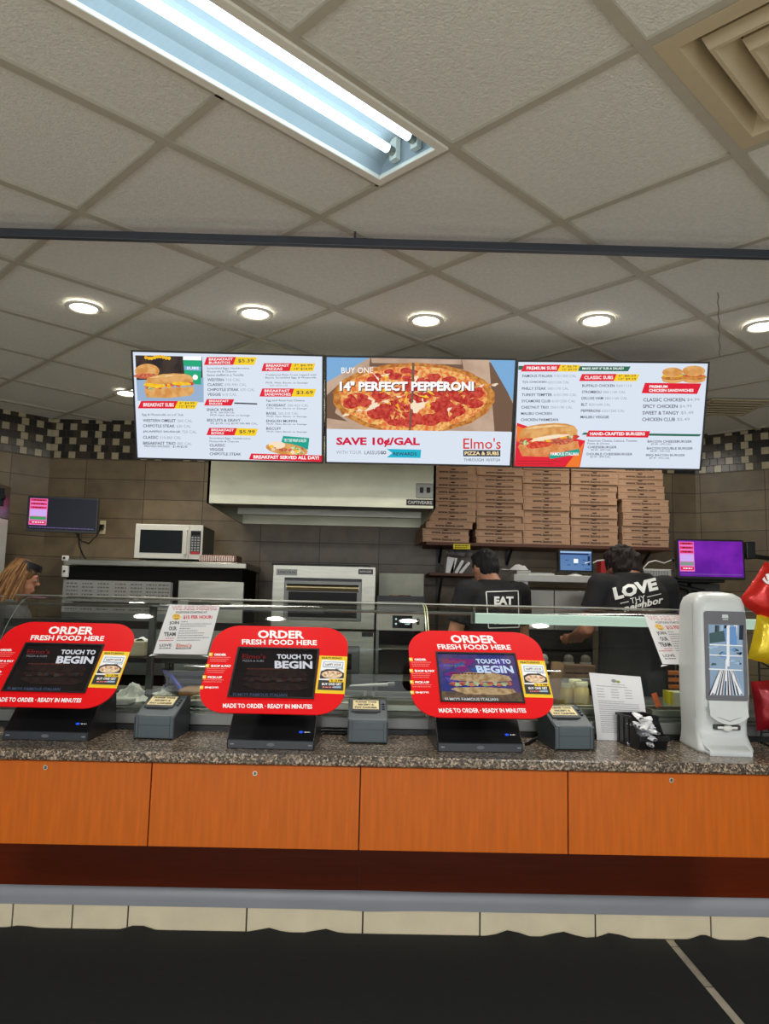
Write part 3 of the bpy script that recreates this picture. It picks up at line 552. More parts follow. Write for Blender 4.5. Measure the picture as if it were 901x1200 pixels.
sx0, sx1, sz0, sz1 = fb(476, 585.5, 508, 592.5, 4.598); b = MB(); fr = (Vector(((sx0+sx1)/2, 4.595, (sz0+sz1)/2)), X3, Z3, -Y3); b.box(sx0, sx1, 4.595, 4.6, sz0, sz1, mat('label_maroon', (60, 26, 30), .5)); cv = Canvas([(0, 0), (100, 0), (100, 22), (0, 22)], sx1-sx0, sz1-sz0, fr, b); cv.txt('CAPTIVEAIRE', 5, 5, 95, 17, white_p, 2, .03); b.build('maker_label', t)
# ------------------------------------------------------------------ pizza box shelf
YP = 5.45; zs = at(640, 638.5, YP).z; bx0 = at(499, 638, YP).x; bx1 = at(784, 638, YP).x
shm = mat('brown_board', (96, 58, 44), .6, 0, .12, 8, stretch=(1, 10, 10))
t = thing('wall_shelf', 'long brown shelf board under the stacks of pizza boxes', 'shelf', ((bx0+bx1)/2, YB, zs-.02)); b = MB(); b.box(bx0, bx1, YP-.03, YB-.002, zs-.022, zs, shm, .002); b.build('board', t)
for px in (520, 605, 690, 772):
    x = at(px, 640, YP).x; b = MB(); b.box(x-.012, x+.012, YB-.012, YB-.002, zs-.14, zs-.022, black); b.prism([(YB-.012, zs-.13), (YB-.012, zs-.11), (YP+.20, zs-.022), (YP+.17, zs-.022)], (Vector((0, 0, 0)), Y3, Z3, X3), x-.008, x+.008, black); b.build('bracket', t)
bw, bh, bd = .338, .0495, .338
def pizza_box_mesh():
    b = MB(); h = bh-.0012
    b.box(-bw/2, bw/2, 0, bd, 0, h, card, .0025)
    b.box(-bw/2-.002, bw/2+.002, -.003, bd*.99, h-.012, h+.0002, card, .001)                       # lid lip
    b.box(-bw/2+.012, bw/2-.012, -.0035, .002, .003, h-.013, card, .001)
    b.prism([(-.02, h-.004), (.02, h-.004), (.013, h-.013), (-.013, h-.013)], (Vector((0, 0, 0)), X3, Z3, -Y3), .003, .0042, card_d)
    fr = (Vector((0, -.0036, h*.44)), X3, Z3, -Y3); cv = Canvas([(0, 0), (100, 0), (100, 20), (0, 20)], .21, .042, fr, b, .0004); cv.txt('www.lassus.com', 0, 4.2, 100, 14.5, card_d, 1, .03)
    return b
proto = None; cols = [(505, 556, 'leftmost stack'), (559, 611.5, 'second stack from the left'), (613.5, 667, 'middle stack'), (669.5, 723, 'second stack from the right'), (725.5, 783, 'rightmost stack')]
ordw = ['bottom box', 'second box up', 'third box up', 'fourth box up', 'fifth box up', 'sixth box up', 'seventh box up', 'eighth box up', 'ninth box up', 'tenth box up', 'eleventh box up', 'top box']
for ci, (a, c, nm) in enumerate(cols):
    xc = at((a+c)/2, 595, YP).x
    for k in range(12):
        j = random.Random(ci*20+k); dx = j.uniform(-.005, .005)+(-.004*k+.02 if ci == 4 and k > 6 else 0); rz = j.uniform(-.012, .012)
        if ci == 0 and k < 3: dx -= (.05, .045, .03)[k]; rz += (.10, .08, .05)[k]
        if ci == 4 and k < 7: dx += .012
        loc = (xc+dx, YP+j.uniform(-.012, .012), zs+.0002+k*bh)
        if proto is None: proto = pizza_box_mesh().build('pizza_box', origin=(0, 0, 0)); o = proto
        else: o = proto.copy(); COL.objects.link(o)
        o.location = loc; o.rotation_euler = (0, 0, rz); tag(o, 'brown pizza box, %s in the %s' % (ordw[k], nm), 'pizza box', 'pizza boxes stacked on the long shelf')
# ------------------------------------------------------------------ small shelf with papers, at the left of the boxes
YS = 5.42; sx0 = at(503, 673, YS).x; sx1 = at(562, 673, YS).x; sz = at(530, 671.5, YS).z
t = thing('small_shelf', 'small brown wall shelf holding loose papers below the pizza boxes', 'shelf', ((sx0+sx1)/2, YB, sz-.02)); b = MB(); b.box(sx0, sx1, YS, YB-.002, sz-.02, sz, shm, .002); b.build('board', t)
b = MB(); x = at(518, 690, YS).x; b.box(x-.012, x+.012, YB-.014, YB-.002, sz-.5, sz+.21, black); b.prism([(YB-.014, sz-.3), (YB-.014, sz-.26), (YS+.05, sz-.02), (YS+.02, sz-.02)], (Vector((0, 0, 0)), Y3, Z3, X3), x-.008, x+.008, steel_d); b.build('bracket', t)
yl = mat('yellow_tag', (226, 206, 30), .6)
a = fb(531, 637.5, 551, 643.5, 5.415); b = MB(); b.box(a[0], a[1], YP-.036, YP-.0335, a[2], a[3], yl); fr = (Vector(((a[0]+a[1])/2, YP-.036, (a[2]+a[3])/2)), X3, Z3, -Y3); cv = Canvas([(0, 0), (60, 0), (60, 18), (0, 18)], a[1]-a[0], a[3]-a[2], fr, b)
cv.words(6, 4, 54, 3.4, card_d, 1); cv.words(6, 11, 50, 3.4, card_d, 1); tag(b.build('price_tag', origin=((a[0]+a[1])/2, YP-.034, a[2])), 'small yellow printed tag stuck on the shelf edge under the left boxes', 'tag')
for i, (px, lean, hh) in enumerate(((521, .10, .115), (526, .30, .115), (531, .50, .11), (536, .68, .11))):
    p = at(px, 671, YS+.12); b = MB(); fr = (Vector((p.x, YS+.05, sz+.001)), X3*math.cos(lean)-Z3*math.sin(lean), X3*math.sin(lean)+Z3*math.cos(lean), -Y3)
    b.prism([(0, .012*math.sin(lean)), (.055 if i == 0 else .02, 0), (.055 if i == 0 else .02, hh), (.012, hh+.004), (0, hh)], (fr[0], fr[1], fr[2], Y3), 0, .2, paper); o = b.build('folded_paper', origin=(p.x, YS+.05, sz)); tag(o, 'white folded paper standing on the small shelf, %s' % ('nearest upright at the left', 'second from the left, leaning', 'third from the left, leaning further', 'rightmost, leaning the most')[i], 'paper', 'papers on the small wall shelf')
b = MB(); a = fb(524, 645, 553, 655, YS+.1); b.surf([[Vector((a[0]+(a[1]-a[0])*i/8+.012*math.sin(j*2), YS+.06+.24*j/5, sz+.140+.018*math.sin(i*1.1+j)+.03*(j/5))) for i in range(9)] for j in range(6)], paper); tag(b.build('crumpled_bag', origin=((a[0]+a[1])/2, YS+.1, a[2])), 'crumpled white paper bag lying on top of the folded papers', 'paper bag')
# ------------------------------------------------------------------ left: wall screen, outlet, microwave, refrigerator
def small_screen(name, label, c, yaw, tilt, w, h, bez, draw, arm):
    t = thing(name, label, 'screen', c); fr = frame(c, yaw, tilt); b = MB(); o, U, V, N = fr
    b.prism(rrect(-w/2-bez, w/2+bez, -h/2-bez*1.4, h/2+bez, .006, 3), fr, -.04, .002, black, bev=.002); hs = b.build('housing', t)
    b = MB(); b.prism([(-w/2, -h/2), (w/2, -h/2), (w/2, h/2), (-w/2, h/2)], fr, .0021, .003, draw[0]); cv = Canvas([(0, 0), (100, 0), (100, 60), (0, 60)], w, h, (o+N*.003, U, V, N), b, .0005); draw[1](cv); b.build('screen', t); arm(t, fr)
navy = emat('glow_dark_navy', (12, 14, 26), 1); purple = emat('glow_purple', (126, 34, 176), 1, (96, 22, 150), 5); pink = E_('pink', (232, 120, 196)); lav = E_('lavender', (206, 170, 240)); sg = E_('sidebar_green', (60, 150, 90)); srd = E_('sidebar_red', (220, 40, 90))
def sidebar(x1, gr):
    def d(cv):
        cv.rect(1, 2, x1, 52, pink, 1)
        for y in (3, 10, 17): cv.rect(2, y, x1-1, y+4, srd, 2); cv.words(6, y+1.2, x1-4, 1.8, shd, 3)
        cv.rect(2, 23, x1-1, 35, lav, 2); cv.rect(2, 36, x1-1, 42, gr, 2); cv.rect(2, 44, x1-1, 50, srd, 2); cv.words(6, 46, x1-4, 1.8, scr_wh, 3); cv.words(2, 55.5, 97, 1.4, E_('dim_taskbar', (110, 90, 150)), 1)
    return d
def arm_left(t, fr):
    o, U, V, N = fr; b = MB(); p = o-N*.04; w = Vector((p.x-.0, YB-.004, p.z)); b.box(p.x-.05, p.x+.05, p.y, p.y+.02, p.z-.05, p.z+.05, black); b.tube([p+Vector((0, .01, 0)), p+Vector((.06, .18, 0)), Vector((p.x+.02, YB-.03, p.z))], .014, black); b.box(p.x-.02, p.x+.06, YB-.03, YB-.002, p.z-.07, p.z+.07, black); b.build('wall_arm', t)
small_screen('order_screen', 'dark wall mounted order screen with a pink list down its left side', (-2.222, 5.40, CZ+.578), .19, -.04, .452, .225, .011, (navy, sidebar(27, sg)), arm_left)
a = fb(117, 610, 124, 626, YB); b = MB(); b.box(a[0], a[1], YB-.008, YB-.001, a[2], a[3], mat('ivory_plate', (206, 196, 160), .4), .002); t = thing('wall_outlet', 'ivory wall outlet plate beside the dark order screen', 'outlet', ((a[0]+a[1])/2, YB, a[2])); b.build('plate', t)
b = MB(); zc = (a[2]+a[3])/2; b.box((a[0]+a[1])/2-.014, (a[0]+a[1])/2+.014, YB-.035, YB-.008, zc-.02, zc+.02, black, .003); b.build('plug', t)
b = MB(); p0 = Vector(((a[0]+a[1])/2, YB-.03, zc)); pts = [p0, at(113, 628, 5.7), at(104, 637, 5.6), at(95, 634, 5.55), at(88, 624, 5.5)]; b.tube(pts, .005, black, 6); pts = [at(92, 625, 5.5), at(93, 640, 5.55), at(97, 650, 5.6), at(102, 657, 5.6)]; b.tube(pts, .006, black, 6); tag(b.build('power_cable', origin=pts[-1]), 'black power cables looping below the dark order screen', 'cable')
YC = 5.2; a = fb(75, 657, 288, 668, YC); zt = a[3]
t = thing('undercounter_refrigerator', 'black fronted prep refrigerator with a steel top at the left', 'refrigerator', ((a[0]+a[1])/2, YC, 0)); b = MB(); b.box(a[0]+.02, a[1]-.03, YC+.03, YB-.02, .08, zt-.05, blackm); b.build('body', t)
b = MB(); b.box(a[0], a[1], YC, YB-.01, zt-.045, zt, steel, .008); b.build('top', t)
for s, nm in ((72, 'corner_block'),): 
    for y0, y1 in ((651, 657), (663, 676)): q = fb(73, y0, 79, y1, YC-.01); b = MB(); b.box(q[0], q[1], YC-.02, YC+.02, q[2], q[3], white_p, .003); b.cyl(((q[0]+q[1])/2, YC-.02, (q[2]+q[3])/2), ((q[0]+q[1])/2, YC-.026, (q[2]+q[3])/2), .008, .008, black, 10); b.build('corner_bracket', t)
for (x0, x1) in ((74, 200), (208, 284)):
    q = fb(x0, 682, x1, 760, YC+.01); b = MB(); b.box(q[0], q[1], YC, YC+.03, q[3]-.62, q[3], steel if x0 > 100 else steel_d, .004); d = b.build('door', t)
    b = MB(); b.box(q[0]+.08, q[1]-.08, YC-.03, YC-.012, q[3]-.16, q[3]-.14, black, .004); b.box(q[0]+.1, q[0]+.12, YC-.015, YC+.002, q[3]-.16, q[3]-.14, black); b.box(q[1]-.12, q[1]-.1, YC-.015, YC+.002, q[3]-.16, q[3]-.14, black); b.build('handle', d)
q = fb(74, 681, 198, 718, YC-.005); b = MB(); pg = mat('grey_paper', (150, 150, 146), .8, 0, .06, 12); b.box(q[0], q[1], YC-.0045, YC-.001, q[2], q[3], pg); fr = (Vector(((q[0]+q[1])/2, YC-.0045, (q[2]+q[3])/2)), X3, Z3, -Y3); cv = Canvas([(0, 0), (124, 0), (124, 37), (0, 37)], q[1]-q[0], q[3]-q[2], fr, b); gi = mat('grey_print', (92, 92, 92), .8)
for cx in (4, 22, 40, 60, 78, 96, 110):
    for r in range(8): cv.words(cx, 3+r*4.2, cx+13, 1.5, gi, 1)
tag(b.build('price_sheet', origin=((q[0]+q[1])/2, YC, q[2])), 'wide grey printed list sheet stuck on the refrigerator front', 'paper')
# microwave
x0, x1, z0, z1 = fb(158, 614.5, 237, 655, 5.22); z0 = zt+.016
t = thing('microwave', 'white microwave oven on the steel topped refrigerator', 'microwave', ((x0+x1)/2, 5.22, zt)); mw = mat('microwave_cream', (214, 212, 200), .4, 0, .03); b = MB(); b.box(x0, x1, 5.24, 5.6, z0, z1, mat('microwave_case', (92, 90, 84), .5), .006); b.build('body', t)
q = fb(158, 614.5, 221, 655, 5.22); b = MB(); b.box(q[0], q[1], 5.22, 5.24, z0, z1, mw, .004); d = b.build('door', t); q2 = fb(164, 621, 213.5, 648, 5.22); b = MB(); b.box(q2[0], q2[1], 5.2185, 5.222, q2[2], q2[3], mat('microwave_window', (26, 30, 32), .2, spec=.2), .001); b.build('window', d)
q3 = fb(216, 621, 219, 650, 5.21); b = MB(); b.box(q3[0], q3[1], 5.20, 5.21, q3[2], q3[3], mw, .003); b.box(q3[0], q3[1], 5.205, 5.222, q3[2], q3[2]+.02, mw); b.box(q3[0], q3[1], 5.205, 5.222, q3[3]-.02, q3[3], mw); b.build('handle', d)
b = MB(); b.box(q[1]+.001, x1, 5.22, 5.24, z0, z1, mw, .003); pn = b.build('control_panel', t); q = fb(223, 622, 235, 649, 5.22); b = MB(); b.box(q[0], q[1], 5.2185, 5.222, q[2], q[3], black); fr = (Vector(((q[0]+q[1])/2, 5.2185, (q[2]+q[3])/2)), X3, Z3, -Y3); cv = Canvas([(0, 0), (12, 0), (12, 27), (0, 27)], q[1]-q[0], q[3]-q[2], fr, b)
for r in range(6):
    for k in range(3): cv.rect(1.2+k*3.5, 7+r*3, 3.6+k*3.5, 9+r*3, mat('key_grey', (150, 150, 150), .5), 1)
cv.rect(1.2, 1.5, 10.8, 5, mat('microwave_window', (30, 34, 36)), 1); cv.rect(1, 24.6, 11, 27.6, mat('red_mark', (190, 40, 40)), 1); b.build('keypad', pn)
for x in (x0+.04, x1-.04):
    for y in (5.27, 5.55): b = MB(); b.cyl((x, y, zt), (x, y, z0+.001), .015, .015, black, 10); b.build('foot', t)
q = fb(232, 652.5, 277, 661, 5.2); foil = mat('foil_film', (120, 84, 62), .35, .3, .5, 60, .4, 60); b = MB(); P = []
b.box(q[0], q[1], 5.22, 5.42, zt, zt+.05, foil, .008); 
for i in range(16): b.box(q[0]+.004+i*(q[1]-q[0]-.02)/16, q[0]+.013+i*(q[1]-q[0]-.02)/16, 5.217, 5.221, zt+.006, zt+.045, mat('foil_spark', (214, 190, 176), .25, .5), .001)
tag(b.build('foil_box', origin=((q[0]+q[1])/2, 5.22, zt)), 'long copper coloured foil wrap box beside the microwave', 'box')
# tall steel unit cut by the left edge
x0, x1, z0, z1 = fb(-40, 605, 9, 700, 5.0); a = at(9, 620, 5.24).x
t = thing('steel_locker', 'tall pale steel appliance cut off by the left photo edge', 'appliance', (a-.3, 5.0, 0)); b = MB(); zt2 = at(5, 605, 5).z; b.box(a-.3, a, 5.0, 5.24, .06, zt2, mat('pale_steel', (206, 206, 200), .35, .4), .005); b.build('body', t)
b = MB(); zt3 = at(5, 565, 5).z; a2 = at(12, 585, 5.24).x; b.box(a-.3, a2, 4.97, 5.24, zt2+.001, zt3, steel, .004); hb = b.build('head_box', t)
b = MB(); c = at(3, 583, 4.97); b.cyl((c.x, 4.97, c.z), (c.x, 4.94, c.z), .022, .018, black, 14); b.box(c.x-.06, c.x+.012, 4.962, 4.97, c.z-.06, c.z+.06, black); b.build('dial', hb)
for dx in (.05, .25): b = MB(); b.cyl((a-dx, 5.05, 0), (a-dx, 5.05, .06), .02, .02, black, 10); b.cyl((a-dx, 5.19, 0), (a-dx, 5.19, .06), .02, .02, black, 10); b.build('foot', t)
# ------------------------------------------------------------------ conveyor oven
YO = 5.05
def F(px0, py0, px1, py1, y=YO): return fb(px0, py0, px1, py1, y)
x0, x1, _, _ = F(319, 662, 440, 720); zt = at(380, 662.5, YO).z; zm = at(380, 738, YO).z
t = thing('pizza_oven', 'tall stainless conveyor pizza oven in two stacked sections', 'oven', ((x0+x1)/2, YO, 0))
for zb_, zt_, nm in ((zm+.004, zt, 'upper_housing'), (zm-.70, zm-.004, 'lower_housing')):
    b = MB(); b.box(x0, x1, YO+.001, YB-.1, zb_, zt_, steel, .006); hs = b.build(nm, t); up = nm[0] == 'u'
    if up:
        d0, d1, dz0, dz1 = F(333, 681, 423, 727); b = MB(); b.box(d0, d1, YO-.012, YO+.004, dz1-.26, dz1, steel_d, .003); d = b.build('door', t)
        b = MB(); b.box(d0+.03, d1-.03, YO-.016, YO-.01, dz1-.24, dz1-.075, mat('oven_glass', (30, 31, 28), .3, spec=.15), .002); b.build('window', d)
        b = MB(); b.cyl((d0+.02, YO-.045, dz1-.045), (d1-.02, YO-.045, dz1-.045), .021, .021, mat('worn_brass_steel', (170, 156, 120), .3, 1, .2, 9), 12); b.box(d0+.015, d0+.03, YO-.05, YO-.01, dz1-.06, dz1-.03, steel); b.box(d1-.03, d1-.015, YO-.05, YO-.01, dz1-.06, dz1-.03, steel); b.build('handle', d)
        b = MB(); b.box(d0, d1, YO-.006, YO+.004, dz1+.001, dz1+.018, black); b.build('vent_slot', t)
        for (u0, u1, vz0, vz1, s, m) in ((324, 348, 667, 674, 'LINCOLN', steel_d), (420, 437, 667, 673, 'IMPINGER', black)):
            p = F(u0, vz0, u1, vz1); b = MB(); b.box(p[0], p[1], YO-.005, YO+.002, p[2], p[3], m, .001); fr = (Vector(((p[0]+p[1])/2, YO-.005, (p[2]+p[3])/2)), X3, Z3, -Y3); cv = Canvas([(0, 0), (50, 0), (50, 14), (0, 14)], p[1]-p[0], p[3]-p[2], fr, b); cv.txt(s, 5, 4, 45, 10, black if m is steel_d else white_p, 1, .02); b.build('name_plate', t)
    else:
        d0, d1, dz0, dz1 = F(333, 757, 420, 800); b = MB(); b.box(d0, d1, YO-.012, YO+.004, dz1-.18, dz1, steel_d, .003); d = b.build('door', t); b = MB(); b.box(d0+.05, d1-.05, YO-.016, YO-.01, dz1-.15, dz1-.05, mat('oven_glass', (30, 31, 28), .3, spec=.15)); b.build('window', d)
        p = F(424, 741, 437, 746); b = MB(); b.box(p[0], p[1], YO-.005, YO+.002, p[2], p[3], black); b.build('name_plate', t)
b = MB(); b.box(x0+.06, x1-.06, YO+.08, YB-.2, .1, zm-.703, black)
for x in (x0+.08, x1-.08):
    for y in (YO+.1, YB-.25): b.cyl((x, y, 0), (x, y, .11), .03, .03, black, 12)
b.build('stand', t)
b = MB(); b.box(x0-.02, x1-.04, YO+.1, YB-.15, zt+.001, zt+.012, black, .003); b.build('top_cover', t)
# countertop warming oven right of it
YW = 4.95
x0, x1, z0, z1 = fb(441, 720, 497, 739, YW); t = thing('warming_oven', 'low cream fronted oven with a digital control panel right of the pizza oven', 'oven', ((x0+x1)/2, YW, 0)); b = MB()
crm = mat('cream_steel', (206, 204, 190), .38, .3, .04); b.box(x0, x1, YW, YW+.02, z0, z1, crm, .003); cp = b.build('control_panel', t)
p = fb(460, 721.5, 483, 736, YW); b = MB(); b.box(p[0], p[1], YW-.004, YW+.002, p[2], p[3], mat('display_black', (20, 26, 30), .15)); fr = (Vector(((p[0]+p[1])/2, YW-.004, (p[2]+p[3])/2)), X3, Z3, -Y3); cv = Canvas([(0, 0), (160, 0), (160, 105), (0, 105)], p[1]-p[0], p[3]-p[2], fr, b); lc = emat('glow_lcd', (190, 224, 230), 1)
for q in ((28, 30, 8), (28, 70, 8), (122, 48, 12)): cv.ell(q[0], q[1], q[2], q[2], lc, 1)
cv.rect(60, 46, 100, 60, lc, 1); cv.rect(100, 66, 140, 74, lc, 1); b.build('display', cp)
p = fb(488, 725, 491.5, 732, YW); b = MB(); b.box(p[0], p[1], YW-.005, YW+.002, p[2], p[3], black, .001); b.build('power_switch', cp)
b = MB(); b.box(x0, x1, YW+.021, YB-.1, z0+.003, z1+.085, steel_d, .004); b.box(x0, x0+.02, YW+.03, YB-.1, .35, z0, steel_d); b.box(x1-.02, x1, YW+.03, YB-.1, .35, z0, steel_d); b.box(x0, x1, YB-.14, YB-.1, .35, z0, black); b.box(x0, x1, YW+.02, YB-.1, .32, .35, steel_d); b.build('body', t)
for k in range(2): b = MB(); zz = z0-.12-.2*k; [b.cyl((x0+.02, YW+.06+j*.06, zz), (x1-.02, YW+.06+j*.06, zz), .004, .004, steel, 6) for j in range(8)]; b.cyl((x0+.03, YW+.06, zz-.004), (x0+.03, YW+.48, zz-.004), .005, .005, steel, 6); b.cyl((x1-.03, YW+.06, zz-.004), (x1-.03, YW+.48, zz-.004), .005, .005, steel, 6); b.build('wire_rack', t)
for x in (x0+.05, x1-.05): b = MB(); b.cyl((x, YW+.1, 0), (x, YW+.1, .321), .02, .02, steel_d, 10); b.build('leg', t); b = MB(); b.cyl((x, YB-.25, 0), (x, YB-.25, .321), .02, .02, steel_d, 10); b.build('leg', t)
ztp = z1+.086; p = fb(444, 672, 496.5, 700, YW+.5); b = MB(); b.box(p[0], p[1], YW+.5, YW+.515, ztp, p[3], mat('smeared_galvanised', (166, 168, 152), .5, .4, .28, 5), .002); tag(b.build('splash_panel', origin=((p[0]+p[1])/2, YW+.5, ztp)), 'grey galvanised sheet standing behind the black baking tray', 'panel')
p = fb(440, 699, 498, 706, YW+.2); b = MB(); zq = ztp; w0, w1 = p[0]+.01, p[1]-.01
b.box(w0, w1, YW+.06, YW+.42, zq, zq+.004, black)
for a in ((w0, w1, YW+.06, YW+.066), (w0, w1, YW+.414, YW+.42), (w0, w0+.006, YW+.066, YW+.414), (w1-.006, w1, YW+.066, YW+.414)): b.box(a[0], a[1], a[2], a[3], zq+.004, zq+.032, black)
tag(b.build('baking_tray', origin=((w0+w1)/2, YW+.24, zq)), 'black baking tray on the low oven right of the pizza oven', 'tray')
b = MB(); c = at(468, 701, YW+.24); rr = random.Random(3)
for i in range(60): b.ell((c.x+rr.gauss(0, .035), YW+.24+rr.gauss(0, .04), zq+.012+.018*rr.random()+.012*math.exp(-i/6)), (.022, .018, .009), (mat('baked_cheese', (196, 130, 70), .6, 0, .2, 40), mat('baked_brown', (120, 62, 32), .6, 0, .2, 40))[i % 2], seg=8)
o = b.build('baked_bread', origin=(c.x, YW+.24, zq+.005)); tag(o, 'golden brown baked crust lying in the black tray', 'food')
# ------------------------------------------------------------------ prep station behind the counter
YA = 4.8
a = fb(602, 674, 706, 684, YA); zsh = a[3]
t = thing('prep_station', 'steel sandwich prep station with a white overshelf behind the glass case', 'prep table', ((a[0]+a[1])/2, YA, 0)); shw = mat('white_shelf', (206, 206, 200), .45, 0, .04)
b = MB(); b.box(a[0], a[1]+.17, YA, YB-.35, a[2]+.01, zsh, shw, .004); b.build('overshelf', t)
q = fb(605, 684, 618.5, 699, YA+.01); b = MB(); b.box(q[0], q[1], YA+.005, YA+.03, q[2]-.15, a[2]+.01, shw, .002); b.build('post', t); b = MB(); b.box(a[1]+.13, a[1]+.16, YA+.005, YA+.03, q[2]-.15, a[2]+.01, shw, .002); b.build('post', t)
q = fb(610, 690, 706, 738, YA+.06); wp = mat('wiped_steel', (176, 174, 168), .5, .6, .14, 6); b = MB()
x = q[0]
for k in range(3): x1 = x+(q[1]+.11-q[0])/3; b.box(x+.002, x1-.002, YA+.04, YA+.07, q[2], q[3]-.012, wp, .004); x = x1
b.build('lid_panel', t)
zc = at(670, 795, YA-.1).z; cx0 = at(560, 795, YA-.1).x; cx1 = at(706, 795, YA-.1).x
b = MB(); b.box(cx0, cx1+.02, YA-.1, YA+.55, zc-.035, zc, shw, .004); b.build('worktop', t)
b = MB(); b.box(cx0+.03, cx1-.01, YA-.04, YA+.5, .1, zc-.036, steel_d, .004)
for k in range(5): b.box(cx0+.04, cx1-.02, YA-.05, YA-.039, zc-.12-k*.12, zc-.09-k*.12, steel)
b.build('base', t)
b = MB(); b.box(cx0+.02, cx1, YA+.1, YA+.13, zc, q[2]-.003, mat('dark_recess_panel', (34, 32, 30), .6)); b.box(cx0+.02, cx1, YA+.1, YA+.4, q[2]-.14, q[2]-.12, steel_d); b.build('back_panel', t)
for xx in (cx0+.06, cx1-.05):
    for yy in (YA, YA+.44): b = MB(); b.cyl((xx, yy, 0), (xx, yy, .1), .022, .022, steel_d, 10); b.build('leg', t)
for i, px in enumerate((619, 676)):
    q = fb(px-21, 769, px+21, 793, YA-.06); bb_ = MB(); bb_.box(q[0], q[1], YA-.06, YA+.08, zc+.001, zc+.075, card, .003); bb_.box(q[0]-.002, q[1]+.002, YA-.063, YA+.07, zc+.06, zc+.0765, card, .001)
    fr = (Vector(((q[0]+q[1])/2, YA-.0605, zc+.03)), X3, Z3, -Y3); cv = Canvas([(0, 0), (100, 0), (100, 20), (0, 20)], .15, .03, fr, bb_, .0005); cv.txt('www.lassus.com', 0, 4, 100, 15, card_d, 1, .03)
    tag(bb_.build('sub_box', origin=((q[0]+q[1])/2, YA, zc)), ('brown printed cardboard box on the prep table, left one of two', 'brown printed cardboard box on the prep table, right one of two')[i], 'box', 'cardboard boxes on the prep table')
for i, px in enumerate((638, 668, 688)):
    c = at(px, 756, YA-.02); b = MB(); b.ell((c.x, YA+.02, zc+.0775+.03), (.032, .03, .03), (mat('clear_tub', (150, 146, 136), .25, 0, .2), white_p)[i == 0], seg=12); b.lathe([(.034, .0), (.036, .012)], (c.x, YA+.02, zc+.0775), white_p, 14); tag(b.build('sauce_cup', origin=(c.x, YA+.02, zc+.0765)), ('white domed cup on the prep table boxes, leftmost of three', 'grey clear cup on the prep table boxes, in the middle', 'grey clear cup on the prep table boxes, rightmost beside the arm')[i], 'cup', 'small cups on the boxes')
# papers, clipboard, tablet, red terminal, keyboard on the overshelf
zq = zsh
a = fb(584, 661, 614, 673, YA+.2); b = MB(); P = []
for j in range(4): P.append([Vector((a[0]+.005+(a[1]-a[0])*i/7, YA+.07+.2*j/3, zq+.03+.02*math.sin(i*.9+j)*(j/3)+.012*j*(i/7))) for i in range(8)])
b.surf(P, paper); b.box(a[0]+.10, a[1]+.02, YA+.08, YA+.27, zq, zq+.028, mat('paper_pile', (206, 204, 196), .8), .002); tag(b.build('paper_stack', origin=((a[0]+a[1])/2+.05, YA+.15, zq)), 'pile of white papers with a curled top sheet on the white overshelf', 'papers')
a = fb(617, 670, 648, 675, YA+.1); b = MB(); b.box(a[0], a[1], YA+.06, YA+.24, zq, zq+.012, shw, .002)
for k in range(10): b.box(a[0]+.008+k*(a[1]-a[0]-.016)/10, a[0]+.006+(k+.8)*(a[1]-a[0]-.016)/10, YA+.07, YA+.23, zq+.012, zq+.018, mat('key_grey', (150, 150, 150), .5))
tag(b.build('flat_keyboard', origin=((a[0]+a[1])/2, YA+.15, zq)), 'flat white keyboard on the overshelf left of the blue till screen', 'keyboard')
blue = emat('glow_blue_ui', (88, 124, 176), .9, (98, 136, 186), 3); blued = E_('ui_navy', (30, 44, 84)); 
def pos_ui(cv):
    cv.rect(0, 0, 100, 5, E_('ui_light', (160, 190, 226)), 1); cv.rect(0, 6, 92, 11, blued, 1); cv.rect(43, 24, 57, 37, scr_wh, 2); cv.rect(88, 14, 96, 44, blued, 1)
    for x, y in ((16, 27), (72, 26), (22, 42), (44, 41), (68, 41)): cv.words(x, y, x+10, 2.4, blued, 2)
    cv.words(80, 54, 96, 3, blued, 2); cv.poly([(78, 36), (96, 31), (96, 32.5), (78, 38)], scr_wh, 3)
def stand(t, fr):
    o, U, V, N = fr; b = MB(); b.lathe([(.05, 0), (.05, .012), (.02, .02), (.014, .06)], (o.x, o.y+.03, zsh+.0005), white_p, 20); b.build('stand', t)
small_screen('till_screen', 'small till screen with a lit blue page on a white foot', (1.354*5.0/5.09, 5.0, CZ+.308*5.0/5.09+.006), .03, .03, .207, .125, .011, (blue, pos_ui), stand)
a = fb(704, 656, 719.5, 676, YA+.2); b = MB(); b.box(a[0], a[1], YA+.2, YA+.3, zsh, a[3], mat('red_plastic', (176, 26, 28), .4), .006); o = b.build('card_terminal', origin=((a[0]+a[1])/2, YA+.2, zsh)); tag(o, 'small bright red plastic box between the till screen and the worker', 'box')
b = MB(); b.tube([at(692, 661, YA+.22), at(700, 657, YA+.2), at(710, 656, YA+.17), at(716, 660, YA+.15), at(719, 668, YA+.15)], .0045, white_p, 6); tag(b.build('white_cable', origin=at(719, 668, YA+.15)), 'thin white cable arching over the red box', 'cable')
